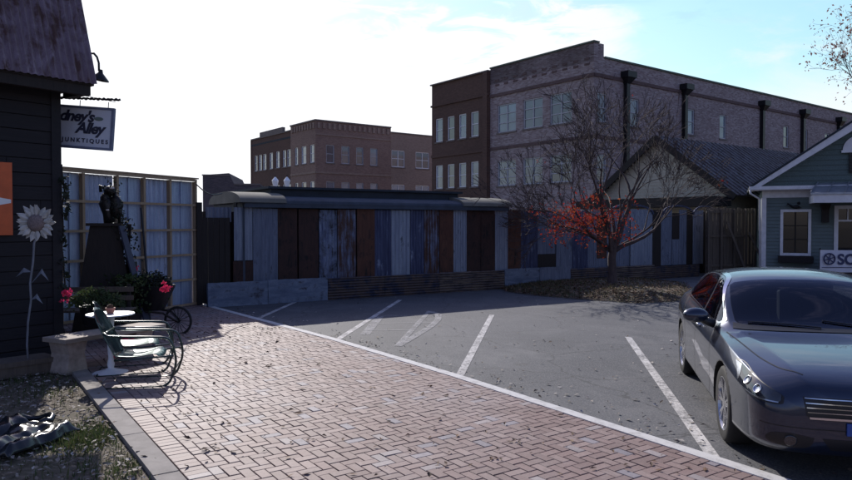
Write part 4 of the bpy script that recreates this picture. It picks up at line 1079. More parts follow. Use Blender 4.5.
for (p0, p1, p2) in (((32, 272), (24, 270), (16, 277)), ((31, 284), (42, 271), (49, 281)), ((31, 300), (37, 296), (43, 304))):
    A_, B_, C_ = Vector(loc(*p0)), Vector(loc(*p1)), Vector(loc(*p2)); m = MB(); u_ = Vector((0,0,.03))
    m.add([A_, B_+u_, B_-u_+Vector((0,-.02,0)), C_], [(0,1,2), (1,3,2)]); m.build('leaf', bpy.data.materials['stem_paint'], root)
# vine on barn corner
random.seed(11)
root = empty('climbing_vine', C0+Vector((.03,.06,0)), 0, 'dark straggling vine hanging from the corner of the barn', 'plant')
m = MB(); ml = MB(); pts = []
for i in range(14): pts.append(Vector((.0+random.uniform(-.03,.05), -.02, 2.75-i*.19)))
m.tube(pts, .012, 5)
for (px, py) in ((66, 186), (71, 207), (67, 197), (65, 240), (62, 262), (66, 275), (60, 290), (68, 212), (61, 232), (59, 250), (64, 183)):
    q = P(px, py, C0.y)-root.location; k = min(pts, key=lambda p_: (p_-q).length); m.tube([k, k.lerp(q, .5)+Vector((0,0,.03)), q], .006, 4)
    for j in range(14): leafq(ml, k.lerp(q, random.uniform(.3, 1.1))+Vector((random.gauss(0,.02), random.gauss(0,.04), random.gauss(0,.04))), .045)
m.build('stem', M['darkwood'], root); ml.build('foliage', M['darkleaf'], root)
# wooden crate step & bin at barn base
q = G(25, 377); m = MB(); root = empty('wooden_step', (q.x, q.y, 0), BA-R(4), 'low dark wooden step on the ground below the metal sunflower', 'step')
m.box(-.9, .38, 0, .42, .14, .20); m.build('tread', M['oldwood'], root); m = MB(); m.box(-.88, .36, .02, .06, 0, .139); m.box(-.88, .36, .36, .40, 0, .139); m.build('riser', M['oldwood'], root)
q = G(-3, 352); root = empty('rubbish_bin', (q.x, q.y, 0), 0, 'dark rubbish bin with a plastic liner beside the barn wall', 'bin')
m = MB(); m.lathe([(.001,0),(.16,0),(.2,.52),(.19,.52),(.17,.1)], 20); m.build('barrel', M['black'], root, smooth=True, auto=40)
m = MB(); m.lathe([(.205,.36),(.215,.42),(.21,.50),(.22,.54),(.19,.56),(.15,.46)], 22); m.build('liner', plain('bin_liner', (.05,.07,.09), .3, var=.5, scale=25), root)
# crumpled black plastic on verge
random.seed(3)
q = G(12, 452); root = empty('plastic_sheet', (q.x, q.y, 0), R(-14), 'crumpled shiny black ribbed plastic sheet lying on the verge', 'plastic sheet')
m = MB(); vs = []; fs = []; nx, ny = 60, 34
from mathutils import noise as mn
for i in range(nx+1):
    for j in range(ny+1):
        x = -.62+.80*i/nx; y = -.22+.80*j/ny; f = i/nx
        r_ = .05*abs(math.sin(x*13+.7*math.sin(y*5)))**.7+.05*mn.noise((x*4, y*5, 1.3))+.02*mn.noise((x*16, y*14, 0))
        edge = min(i, nx-i, 4)/4*min(j, ny-j, 3)/3
        vs.append((x+.06*mn.noise((y*6, 2, x*3)), y+.05*mn.noise((x*5, 7, 1)), .07+r_*(.4+.6*edge)-.05*(1-edge)))
for i in range(nx):
    for j in range(ny): a = i*(ny+1)+j; fs.append((a, a+ny+1, a+ny+2, a+1))
m.add(vs, fs); m.build('sheet', plain('black_plastic', (.014,.017,.02), .22, var=.4, scale=8), root, smooth=True, solid=.012)
m = MB(); pts = [(-.30+.17*math.cos(t_*.45), .56+.10*math.sin(t_*.45), .10+.03*math.sin(t_)) for t_ in range(14)]; m.tube(pts, .03, 8, closed=True); m.build('rolled_edge', bpy.data.materials['black_plastic'], root, smooth=True)
# ------------------------------------------------------------------ bench, table, chairs
random.seed(17)
q = G(98, 366); root = empty('stone_bench', (q.x, q.y, 0), R(62), 'stone bench with a pale slab top and a dark planter standing on it', 'bench')
root['label'] = 'low stone bench with a pale slab top behind the white round table'
m = MB(); m.box(-.62, .95, -.22, .24, .40, .46); m.build('slab', M['woodplank'], root, bevel=.008)
for x in (-.42, .62):
    m = MB(); prof = [(.0, .17), (.1, .145), (.25, .12), (.4, .16)]
    vs = []; 
    for z, w_ in prof: vs += [(x-w_*.9,-.17,z), (x+w_*.9,-.17,z), (x+w_*.9,.19,z), (x-w_*.9,.19,z)]
    fs = [(4*i+j, 4*i+(j+1) % 4, 4*i+4+(j+1) % 4, 4*i+4+j) for i in range(3) for j in range(4)]; m.add(vs, fs); m.build('leg', M['stone'], root)
# planter with greenery
pc = P(95, 300, 9.75); root = empty('planter', (pc.x, 9.75, .463), 0, 'round dark planter of trailing evergreen standing on the stone bench', 'planter')
m = MB(); m.lathe([(.001,0),(.13,0),(.17,.04),(.20,.26),(.21,.28),(.18,.28),(.17,.2),(.001,.2)], 22); m.build('pot', M['black'], root, smooth=True, auto=40)
m = MB()
for i in range(900):
    a = random.uniform(0, 6.28); r_ = random.random()**.6*.36; leafq(m, (r_*math.cos(a), r_*math.sin(a)*.6, .30+.16*(1-(r_/.4)**2)+random.gauss(0,.045)), random.uniform(.015, .035))
for i in range(70):
    a = random.uniform(0, 6.28); m.tube([(0,0,.25), (.2*math.cos(a), .15*math.sin(a), .42), (.42*math.cos(a), .25*math.sin(a), random.uniform(.22, .42))], .004, 3)
m.build('foliage', M['greenleaf'], root)
def flower_clump(name, p, r, n_, label, group=None, parent=None):
    m = MB()
    for i in range(n_):
        c = Vector((random.gauss(0, r*.5), random.gauss(0, r*.4), random.gauss(0, r*.45)))
        for j in range(7): leafq(m, c+Vector((random.gauss(0,.012), random.gauss(0,.012), random.gauss(0,.012))), .022)
    o = m.build(name, M['pink']); o.location = p; tag(o, label, 'flowers'); return o
flower_clump('pink_flowers', P(68, 294, 9.5), .07, 16, 'bright pink flowers beside the barn corner, leftmost of the blooms')
flower_clump('pink_flowers', P(166, 288, 11.0), .075, 18, 'bright pink flowers standing up from the wheelbarrow')
flower_clump('pink_flowers', P(135, 269, 12.0), .045, 7, 'small pink bloom by the foot of the dark obelisk')
flower_clump('pink_flowers', P(127, 341, 9.3), .05, 8, 'pink flowers low down between the two green chairs')
o = flower_clump('pink_ribbon', P(114, 350, 9.3), .05, 10, 'pink ribbon hanging behind the white table pedestal'); o['category'] = 'ribbon'; o.scale = (.7, .7, 1.8)
# white flower scraps by the barn corner
# round table
tg = G(111, 373.5); root = empty('pedestal_table', (tg.x, tg.y, 0), 0, 'round white metal pedestal table beside the green chairs', 'table')
tz = P(111, 314.5, tg.y).z
m = MB(); m.lathe([(.001,tz-.008),(.275,tz-.008),(.29,tz),(.285,tz+.012),(.001,tz+.012)], 40); m.build('tabletop', plain('table_paint', (.50,.54,.58), .35, .2, var=.15), root, smooth=True, auto=30)
m = MB(); m.lathe([(.030,.05),(.045,.12),(.03,.2),(.042,.38),(.028,.5),(.05,tz-.04),(.08,tz-.009)], 16); m.build('pedestal', M['white'], root, smooth=True)
m = MB(); m.lathe([(.22,0),(.225,.015),(.15,.035),(.06,.06),(.03,.075)], 32); m.build('base', M['white'], root, smooth=True, auto=40)
root = empty('clay_pot', (tg.x+.0, tg.y, tz+.012), 0, 'small orange clay pot on the white table', 'pot')
m = MB(); m.lathe([(.001,0),(.038,0),(.055,.05),(.06,.06),(.06,.075),(.05,.075),(.045,.04)], 18); m.build('pot', plain('terracotta', (.42,.17,.12), .7), root, smooth=True, auto=40)
m = MB(); m.ball((0,0,.075), .042, 8, jit=.15); m.build('soil', M['litter'], root)
# metal chairs: springy tube frame, shell seat and back
def arc(pts, n_=4):
    out = [Vector(pts[0])]
    for a, b, c in zip(pts, pts[1:], pts[2:]):
        a, b, c = Vector(a), Vector(b), Vector(c); r_ = min(.11, (b-a).length*.45, (c-b).length*.45); p = b+(a-b).normalized()*r_; q_ = b+(c-b).normalized()*r_
        for i in range(n_+1): t_ = i/n_; out.append(p*(1-t_)**2+b*2*t_*(1-t_)+q_*t_**2)
    out.append(Vector(pts[-1])); return out
def make_chair(label):
    root = empty('metal_chair', (0,0,0), 0, label, 'chair', 'green metal lawn chairs')
    hw_ = .29
    for sg in (-1, 1):
        y = sg*hw_
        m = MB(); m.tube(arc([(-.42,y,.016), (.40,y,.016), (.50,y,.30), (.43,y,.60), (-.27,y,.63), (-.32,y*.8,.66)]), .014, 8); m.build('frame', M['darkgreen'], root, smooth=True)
    m = MB(); m.tube([(-.42,-hw_,.016), (-.42,hw_,.016)], .013, 8); m.tube([(.455,-hw_,.20), (.455,hw_,.20)], .010, 8); m.build('stretcher', M['darkgreen'], root, smooth=True)
    m = MB(); m.tube([(.46,-hw_,.38), (.2,-hw_*.9,.36), (-.2,-hw_*.9,.34), (-.2,hw_*.9,.34), (.2,hw_*.9,.36), (.46,hw_,.38)], .011, 8); m.build('seat_frame', M['darkgreen'], root, smooth=True)
    m = MB(); vs = []; fs = []; nu, nv = 12, 14
    for i in range(nu+1):
        f = i/nu; x = -.20+.50*f; z = .375+.03*math.sin(math.pi*f)*-1+.035*f-(.06*max(0, f-.88)/.12)
        for j in range(nv+1): g = -1+2*j/nv; vs.append((x+.02*(1-g*g)*(f > .9), g*.25, z+.012*g*g*1.5+.0035*math.cos(g*14)))
    for i in range(nu):
        for j in range(nv): a = i*(nv+1)+j; fs.append((a, a+nv+1, a+nv+2, a+1))
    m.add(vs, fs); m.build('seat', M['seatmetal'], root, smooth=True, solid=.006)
    m = MB(); vs = []; fs = []; nu = 16
    for i in range(nu+1):
        f = i/nu; z = .36+.55*f; x = -.18-.26*f; hwf = .24+.035*math.sin(math.pi*min(f*1.1, 1))-(.10*max(0, (f-.82)/.18)**2)
        for j in range(nv+1): g = -1+2*j/nv; vs.append((x-.035*(1-g*g)+.004*math.cos(g*16), g*hwf, z+.035*(1-g*g)*max(0,(f-.8)/.2)))
    for i in range(nu):
        for j in range(nv): a = i*(nv+1)+j; fs.append((a, a+1, a+nv+2, a+nv+1))
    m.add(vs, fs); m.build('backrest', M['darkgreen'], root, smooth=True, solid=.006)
    m = MB(); m.tube([(-.31,-hw_*.8,.66), (-.335,0,.64), (-.31,hw_*.8,.66)], .011, 8); m.build('back_bar', M['darkgreen'], root, smooth=True)
    return root
ch = make_chair('green metal lawn chair nearest the camera, its seat catching the sun')
q = (G(112, 390)+G(160, 379))/2; ch.location = (q.x, q.y+.02, 0); ch.rotation_euler = (0, 0, R(12)); ch.scale = (.98, .98, .98)
c2 = copy_tree(ch); c2['label'] = 'second green metal lawn chair, partly hidden behind the nearer one'
c2.location = (q.x-.34, q.y+.72, 0); c2.rotation_euler = (0, 0, R(20))
# ------------------------------------------------------------------ obelisk, figure
random.seed(23)
oc = P(104, 224, 12.0); root = empty('obelisk', (oc.x, 12.0, 0), R(25), 'dark tapering wooden obelisk supporting a figure in front of the framed fence', 'garden ornament')
o_t, o_b = P(104, 226, 12).z, 0
m = MB(); w0, w1 = .52, .22
m.add([(-w0,-w0,0),(w0,-w0,0),(w0,w0,0),(-w0,w0,0),(-w1,-w1,o_t),(w1,-w1,o_t),(w1,w1,o_t),(-w1,w1,o_t)], [(0,1,5,4),(1,2,6,5),(2,3,7,6),(3,0,4,7)]); m.build('body', M['darkwood'], root)
m = MB(); m.box(-w1-.06, w1+.06, -w1-.06, w1+.06, o_t+.001, o_t+.05); m.build('cap', M['darkwood'], root)
m = MB(); m.bar((w1+.05,-w1-.05,o_t), (w0+.18,-w0-.15,0), .13, .03); m.build('leaning_board', plain('slate_board', (.035,.04,.07), .7), root)
fz = P(110, 226, 12.0); root = empty('figure_sculpture', (fz.x, 12.0, o_t+.052), 0, 'dark twisted metal figure with leaves standing on top of the obelisk', 'sculpture')
def fl_(px, py, dy=0): q_ = P(px, py, 12+dy); return (q_.x-fz.x, dy, q_.z-(o_t+.052))
m = MB(); m.tube([(0,0,0), fl_(108, 214), fl_(107, 204), fl_(109, 196)], [.10,.085,.14,.06], 10); m.ball(fl_(110, 191), .10, 10, sc_=(1.1,1,.9), jit=.1); m.ball(fl_(106, 200), .13, 10, sc_=(.8,.8,1), jit=.12); m.ball(fl_(116, 206), .14, 10, sc_=(.8,.8,1.4), jit=.15)
m.tube([fl_(104, 188), fl_(100, 186), fl_(101, 192)], .03, 6); m.tube([fl_(113, 199), fl_(120, 210), fl_(119, 224)], [.06,.05,.02], 8)
m.build('body', M['black'], root, smooth=True)
m = MB(); 
for i in range(260): 
    p_ = random.choice([fl_(117, 205), fl_(119, 214), fl_(113, 190), fl_(122, 228), fl_(119, 236)]); leafq(m, Vector(p_)+Vector((random.gauss(0,.06), random.gauss(-.05,.06), random.gauss(0,.09))), .03)
m.build('foliage', M['darkleaf'], root)
m = MB(); 
for p_, r_ in ((fl_(111.5, 188, -.1), .028), (fl_(107.5, 210, -.12), .02), (fl_(98, 231.5, -.2), .02)): m.ball(p_, r_, 6, sc_=(1.6,.6,.7))
m.build('highlight_blob', M['whitetrim'], root)  # small white balls stand in for highlights on the dark figure
# hanging bush right of figure
root = empty('potted_shrub', (P(121, 224, 12.3).x, 12.3, 0), 0, 'dark slender shrub growing between the obelisk and the framed fence', 'plant')
m = MB(); ml = MB()
for i in range(6):
    x = random.uniform(-.1,.1); m.tube([(0,0,0), (x,0,1), (x*1.5+.03,0,1.9)], .012, 5)
for i in range(700): z = random.uniform(.5, 2.0); leafq(ml, (random.gauss(.03,.10+.05*math.sin(z*5)), random.gauss(0,.1), z), .035)
m.build('stem', M['darkwood'], root); ml.build('foliage', M['darkleaf'], root)
# thin pole leaning on fence
m = MB(); a = P(141, 208, 13.3); b = P(149, 283, 12.9); b.z = b.z*.0+.0; m.tube([a, P(145, 250, 13.1), Vector((P(150, 300, 12.8).x, 12.8, 0))], .02, 6); tag(m.build('pole', M['black']), 'thin dark pole leaning against the framed fence', 'pole')
# ------------------------------------------------------------------ wheelbarrow
wc = P(150, 224, 11.9); root = empty('wheelbarrow', (wc.x, 11.9, 0), R(-8), 'old dark wheelbarrow filled with plants beside the framed fence', 'wheelbarrow')
m = MB(); vs = []; tz0 = .42
for k, (sx, sy, z, ox) in enumerate(((.26, .20, tz0, -.05), (.40, .30, .84, 0), (.385, .285, .84, 0), (.25, .19, .47, -.05))):
    for i in range(20): a = 2*math.pi*i/20; e = .6; vs.append((ox+sx*math.copysign(abs(math.cos(a))**e, math.cos(a)), sy*math.copysign(abs(math.sin(a))**e, math.sin(a)), z))
fs = [tuple(range(19,-1,-1))]
for k in range(3):
    for i in range(20): fs.append((k*20+i, k*20+(i+1) % 20, (k+1)*20+(i+1) % 20, (k+1)*20+i))
fs.append(tuple(range(60, 80))); m.add(vs, fs); m.build('tray', M['black'], root, smooth=True, auto=40)
wr_ = .235; wx = P(179, 224, 11.9).x-wc.x
m = MB(); m.tube([(wx+wr_*math.cos(i*math.pi/12), 0, wr_+.0+wr_*math.sin(i*math.pi/12)) for i in range(24)], .022, 8, closed=True); f = m.build('wheel', M['rubber'], root, smooth=True)
m = MB()
for i in range(8): a = i*math.pi/8; m.tube([(wx-.21*math.cos(a), 0, wr_-.21*math.sin(a)), (wx+.21*math.cos(a), 0, wr_+.21*math.sin(a))], .006, 5)
m.tube([(wx,-.07,wr_), (wx,.07,wr_)], .02, 8); m.build('spokes', M['black'], f)
for sg in (-1, 1):
    m = MB(); m.tube([(wx, sg*.06, wr_), (.3, sg*.14, .38), (-.3, sg*.22, .44), (-.75, sg*.26, .60)], .018, 7); m.build('handle', M['darkwood'], root, smooth=True)
    m = MB(); m.tube([(-.28, sg*.21, .43), (-.36, sg*.22, 0)], .016, 7); m.build('leg', M['black'], root)
m = MB()
for i in range(1100):
    a = random.uniform(0, 6.28); r_ = random.random()**.5; leafq(m, (.36*r_*math.cos(a), .27*r_*math.sin(a), .84+.16*(1-r_*r_)+random.gauss(0,.05)), random.uniform(.018, .035))
m.build('foliage', M['darkleaf'], root)
random.seed(9)
q = P(128, 224, 11.6); root = empty('potted_shrub', (q.x, 11.6, 0), 0, 'dark leafy pot plant behind the wheelbarrow beside a black stump', 'plant')
m = MB(); m.lathe([(.001,0),(.16,0),(.2,.4),(.17,.4),(.15,.3)], 18); m.build('pot', M['black'], root, smooth=True, auto=40); ml = MB()
for i in range(700): leafq(ml, (random.gauss(.02,.16), random.gauss(0,.12), random.uniform(.4, 1.05)), .035)
for i in range(24): a = random.uniform(0, 6.28); ml.tube([(0,0,.35), (.12*math.cos(a), .1*math.sin(a), .8), (.3*math.cos(a), .2*math.sin(a), random.uniform(.9,1.2))], .005, 3)
ml.build('foliage', M['greenleaf'], root)
m = MB(); m.lathe([(.11,0),(.09,.4),(.08,1.22),(.075,1.24),(.001,1.24)], 12); o = m.build('black_post', M['black'], smooth=True, auto=40); q = P(132, 224, 12.1); o.location = (q.x, 12.1, 0); tag(o, 'short black round post standing beside the obelisk', 'post')
# low bench behind with plank lines (dark)
q = P(72, 224, 10.9); root = empty('display_bench', (q.x, 10.9, 0), R(6), 'dark slatted display bench standing behind the stone bench', 'bench')
m = MB()
for i in range(4): m.box(-.75, .9, -.22+.115*i, -.12+.115*i, .52, .55)
m.build('seat', M['oldwood'], root)
for x in (-.6, .75):
    for y in (-.18, .16):
        m = MB(); m.box(x-.03, x+.03, y-.03, y+.03, 0, .519); m.build('leg', M['darkwood'], root)
for k, zz_ in enumerate((.66, .80)):
    m = MB(); m.box(-.7, .85, .22, .245, zz_, zz_+.08); m.build('back_slat', M['oldwood'], root)
for x in (-.62, .77):
    m = MB(); m.box(x-.025, x+.025, .246, .29, 0, .92); m.build('back_post', M['darkwood'], root)
# ------------------------------------------------------------------ car
t = NT('car_paint'); v = t.coord(); fl2 = t.noise(v, 900, 2, .5)
t.set(Base_Color=(.020,.029,.056), Metallic=.6, Roughness=.30, Coat_Weight=1.0, Coat_Roughness=.03); M['paint'] = t.m
M['chrome'] = plain('chrome', (.62,.63,.66), .12, 1, var=.03)
M['alloy'] = plain('alloy', (.50,.50,.52), .25, .9, var=.05)
M['carblack'] = plain('car_black', (.010,.010,.012), .5, var=.2)
M['carglass'] = glassm('car_glass', (.004,.006,.014), .03, .35)
M['lens'] = plain('headlight_lens', (.030,.034,.042), .08, .2, var=.5, scale=9, coat=1)
M['reflector'] = plain('reflector', (.42,.44,.48), .22, .9, var=.4, scale=22)
t = NT('car_window_glass'); gl_ = t.n('ShaderNodeBsdfGlossy'); gl_.inputs['Roughness'].default_value = .02; gl_.inputs['Color'].default_value = (.75,.8,.95,1)
tr_ = t.n('ShaderNodeBsdfTransparent'); tr_.inputs[0].default_value = (.30,.34,.38,1); fre = t.n('ShaderNodeFresnel'); fre.inputs[0].default_value = 1.45
mxs = t.n('ShaderNodeMixShader'); t.l(fre.outputs[0], mxs.inputs[0]); t.l(tr_.outputs[0], mxs.inputs[1]); t.l(gl_.outputs[0], mxs.inputs[2]); t.l(mxs.outputs[0], t.t.nodes['Material Output'].inputs[0]); M['carglass'] = t.m
M['plateblue'] = plain('plate_blue', (.02,.07,.30), .4, var=.1)
T = [ # x, W, zb, zs, ys, zr, yr, zt
(.985,.54,.34,.53,.49,.605,.32,.620),
(.955,.71,.25,.62,.64,.695,.44,.710),
(.88,.80,.20,.68,.73,.748,.52,.765),
(.72,.875,.175,.735,.80,.80,.56,.818),
(0.45,0.905,0.17,0.785,0.83,0.838,0.58,0.862),
(0.1,0.928,0.17,0.84,0.862,0.875,0.62,0.900),
(-0.22,0.93,0.17,0.868,0.862,0.898,0.66,0.924),
(-0.44,0.93,0.17,0.882,0.86,0.912,0.715,0.942),
(-0.62,0.93,0.17,0.89,0.858,0.965,0.755,1.035),
(-0.85,0.93,0.17,0.905,0.855,1.10,0.75,1.172),
(-1.1,0.932,0.17,0.925,0.855,1.245,0.705,1.318),
(-1.32,0.932,0.17,0.93,0.855,1.322,0.672,1.385),
(-1.65,0.932,0.17,0.94,0.855,1.372,0.653,1.428),
(-2.05,0.93,0.17,0.95,0.855,1.378,0.647,1.435),
(-2.42,0.93,0.17,0.965,0.86,1.35,0.645,1.412),
(-2.75,0.932,0.17,0.98,0.862,1.285,0.655,1.35),
(-3.02,0.925,0.18,0.985,0.85,1.19,0.65,1.245),
(-3.25,0.91,0.2,0.985,0.83,1.085,0.7,1.115),
(-3.45,0.885,0.22,0.98,0.8,1.035,0.66,1.055),
(-3.72,0.83,0.26,0.955,0.74,1.01,0.6,1.025),
(-3.86,0.72,0.32,0.88,0.63,0.95,0.5,0.965),
(-3.9,0.6,0.42,0.8,0.52,0.86,0.4,0.88)]
def section(r_):
    x, W_, zb, zs, ys, zr, yr, zt_ = r_
    hgt = zs-zb
    if x > -.3 and x < .9: zr += .012; zt_ -= .006
    pts = [(0, zb), (W_*.55, zb), (W_-.07, zb+.015), (W_-.012, zb+.10*min(1, hgt/.4)), (W_-.004, zb+hgt*.42), (W_, zb+hgt*.68), (W_-.012, zb+hgt*.86), (ys, zs),
           (ys+(yr-ys)*.10, zs+(zr-zs)*.12), (ys+(yr-ys)*.55, zs+(zr-zs)*.56), (yr+.02*(1 if zr > 1.1 else 0), zr-.02*(1 if zr > 1.1 else 0)), (yr*.80, zr+(zt_-zr)*.48), (yr*.42, zr+(zt_-zr)*.88), (0, zt_)]
    return [(x, y, z) for y, z in pts]
vs = []; fs = []; ns_ = 14
full = 2*ns_-2
for r_ in T:
    s_ = section(r_); ring = s_+[(x, -y, z) for x, y, z in s_[1:-1][::-1]]
    vs += ring
for i in range(len(T)-1):
    for j in range(full): a = i*full+j; b = i*full+(j+1) % full; fs.append((a, b, b+full, a+full))
# caps as quad strips
for base, flip in ((0, 1), ((len(T)-1)*full, 0)):
    for j in range(ns_-1):
        a, b = base+j, base+j+1; c, d = base+(full-j) % full, base+(full-j-1) % full
        f = [a, b, d, c]; f = [q_ for k_, q_ in enumerate(f) if q_ not in f[:k_]]
        if len(f) > 2: fs.append(tuple(f if not flip else f[::-1]))
me = bpy.data.meshes.new('body'); me.from_pydata(vs, [], fs)
cr = me.attributes.new('crease_edge', 'FLOAT', 'EDGE'); vals = []
for e_ in me.edges:
    a_, b_ = sorted(e_.vertices); ia, ja = divmod(a_, full); ib, jb = divmod(b_, full); w_ = 0
    if ja == jb and abs(ia-ib) == 1:
        if ja in (7, full-7): w_ = .55 if T[ia][0] > -3.3 else .3
        if ja in (10, full-10): w_ = .5
        if ja in (3, full-3): w_ = .5
    vals.append(w_)
cr.data.foreach_set('value', vals)
bm = bmesh.new(); bm.from_mesh(me); bmesh.ops.recalc_face_normals(bm, faces=bm.faces); bm.to_mesh(me); bm.free()
tmp = bpy.data.objects.new('tmp_body', me); col.objects.link(tmp); md = tmp.modifiers.new('s', 'SUBSURF'); md.levels = 3; md.render_levels = 3
bpy.context.view_layer.update(); dg = bpy.context.evaluated_depsgraph_get()
smooth_me = bpy.data.meshes.new_from_object(tmp.evaluated_get(dg))
bvh = BVHTree.FromPolygons([v_.co.copy() for v_ in smooth_me.vertices], [tuple(p_.vertices) for p_ in smooth_me.polygons])
tmp.modifiers.clear(); tmp.data = smooth_me
cutters = []
for xc in (0, -2.776):
    for sg in (-1, 1):
        m = MB(); m.lathe([(.001,-.20),(.372,-.20),(.372,.20),(.001,.20)], 48, (xc, sg*.80, .335), 'y'); c = m.build('cutter', M['carblack']); 
        bm = bmesh.new(); bm.from_mesh(c.data); bmesh.ops.remove_doubles(bm, verts=bm.verts, dist=.003); bmesh.ops.recalc_face_normals(bm, faces=bm.faces); bm.to_mesh(c.data); bm.free()
        b = tmp.modifiers.new('b', 'BOOLEAN'); b.operation = 'DIFFERENCE'; b.object = c; b.solver = 'EXACT'; cutters.append(c)
tmp.data.materials.clear(); tmp.data.materials.append(M['paint']); 
bpy.context.view_layer.update(); body_me = bpy.data.meshes.new_from_object(tmp.evaluated_get(bpy.context.evaluated_depsgraph_get()))
for c in cutters+[tmp]: bpy.data.objects.remove(c)
body_me.name = 'body'
if len(body_me.materials) < 2: body_me.materials.append(M['carblack'])
else: body_me.materials[1] = M['carblack']
for p_ in body_me.polygons:
    c = p_.center; p_.material_index = 0; p_.use_smooth = True
    for xc in (0, -2.776):
        if (c.x-xc)**2+(c.z-.335)**2 < .378**2 and abs(c.y) > .58 and abs(c.y) < .99:
            if abs(p_.normal.y) > .9 or abs(math.hypot(c.x-xc, c.z-.335)-.372) < .006: p_.material_index = 1; p_.use_smooth = False
body_me.set_sharp_from_angle(angle=R(38))
car = empty('parked_car', (0,0,0), 0, 'dark blue-grey four-door sedan parked facing the brick path', 'car')
body = bpy.data.objects.new('body', body_me); col.objects.link(body); body.parent = car
from mathutils.geometry import delaunay_2d_cdt
def project(outline, e1=None, e2=None, D=None, start=None, mat=None, name='', off=.004, step=.035, parent=car, smooth=True):
    """lay an outline given in the plane (e1,e2) on the body along D"""
    e1 = Vector(e1); e2 = Vector(e2); D = Vector(D).normalized(); start = Vector(start)
    k = len(outline); xs = [p_[0] for p_ in outline]; ys_ = [p_[1] for p_ in outline]
    # densify boundary
    bd = []
    for i in range(k):
        a = Vector(outline[i]); b = Vector(outline[(i+1) % k]); n_ = max(1, int((b-a).length/step)); bd += [a.lerp(b, j/n_) for j in range(n_)]
    pts = bd[:]; gx = min(xs)+step*.7
    def inside(p_):
        c = False; n_ = len(bd); j = n_-1
        for i in range(n_):
            if (bd[i].y > p_[1]) != (bd[j].y > p_[1]) and p_[0] < (bd[j].x-bd[i].x)*(p_[1]-bd[i].y)/(bd[j].y-bd[i].y)+bd[i].x: c = not c
            j = i
        return c
    while gx < max(xs):
        gy = min(ys_)+step*.6
        while gy < max(ys_):
            if inside((gx, gy)) and min((Vector((gx, gy))-b).length for b in bd) > step*.4: pts.append(Vector((gx, gy)))
            gy += step
        gx += step
    n_ = len(bd); res = delaunay_2d_cdt(pts, [], [list(range(n_))], 1, 1e-5); V2, F2 = res[0], res[2]
    vs = []; ok = []
    for p_ in V2:
        o_ = start+e1*p_.x+e2*p_.y; h, nrm, _, _ = bvh.ray_cast(o_-D*2, D)
        if h is None: ok.append(False); vs.append((0,0,0)); continue
        if nrm.dot(D) > 0: nrm = -nrm
        vs.append(tuple(h+nrm*off)); ok.append(True)
    m = MB(); m.add(vs, [tuple(f) for f in F2 if all(ok[i] for i in f)]); return m.build(name, mat, parent, smooth=smooth)
def pside(outline, sg, mat, name, **k): return project(outline, (1,0,0), (0,0,1), (0,-sg,0), (0, sg*1.5, 0), mat, name, **k)
def strip2(pts, w_):
    a = []; b = []
    for i, p_ in enumerate(pts):
        d = (Vector(pts[min(i+1, len(pts)-1)])-Vector(pts[max(i-1, 0)])).normalized(); n_ = Vector((-d.y, d.x)); a.append(tuple(Vector(p_)+n_*w_/2)); b.append(tuple(Vector(p_)-n_*w_/2))
    return a+b[::-1]
def crv(pts, n_=5):
    out = []
    for i in range(len(pts)-1):
        p0, p1, p2, p3 = [Vector(pts[max(0, min(len(pts)-1, i+k))]) for k in (-1, 0, 1, 2)]
        for j in range(n_): t_ = j/n_; out.append(tuple(.5*((2*p1)+(p2-p0)*t_+(2*p0-5*p1+4*p2-p3)*t_*t_+(3*p1-p0-3*p2+p3)*t_**3)))
    return out+[tuple(pts[-1])]
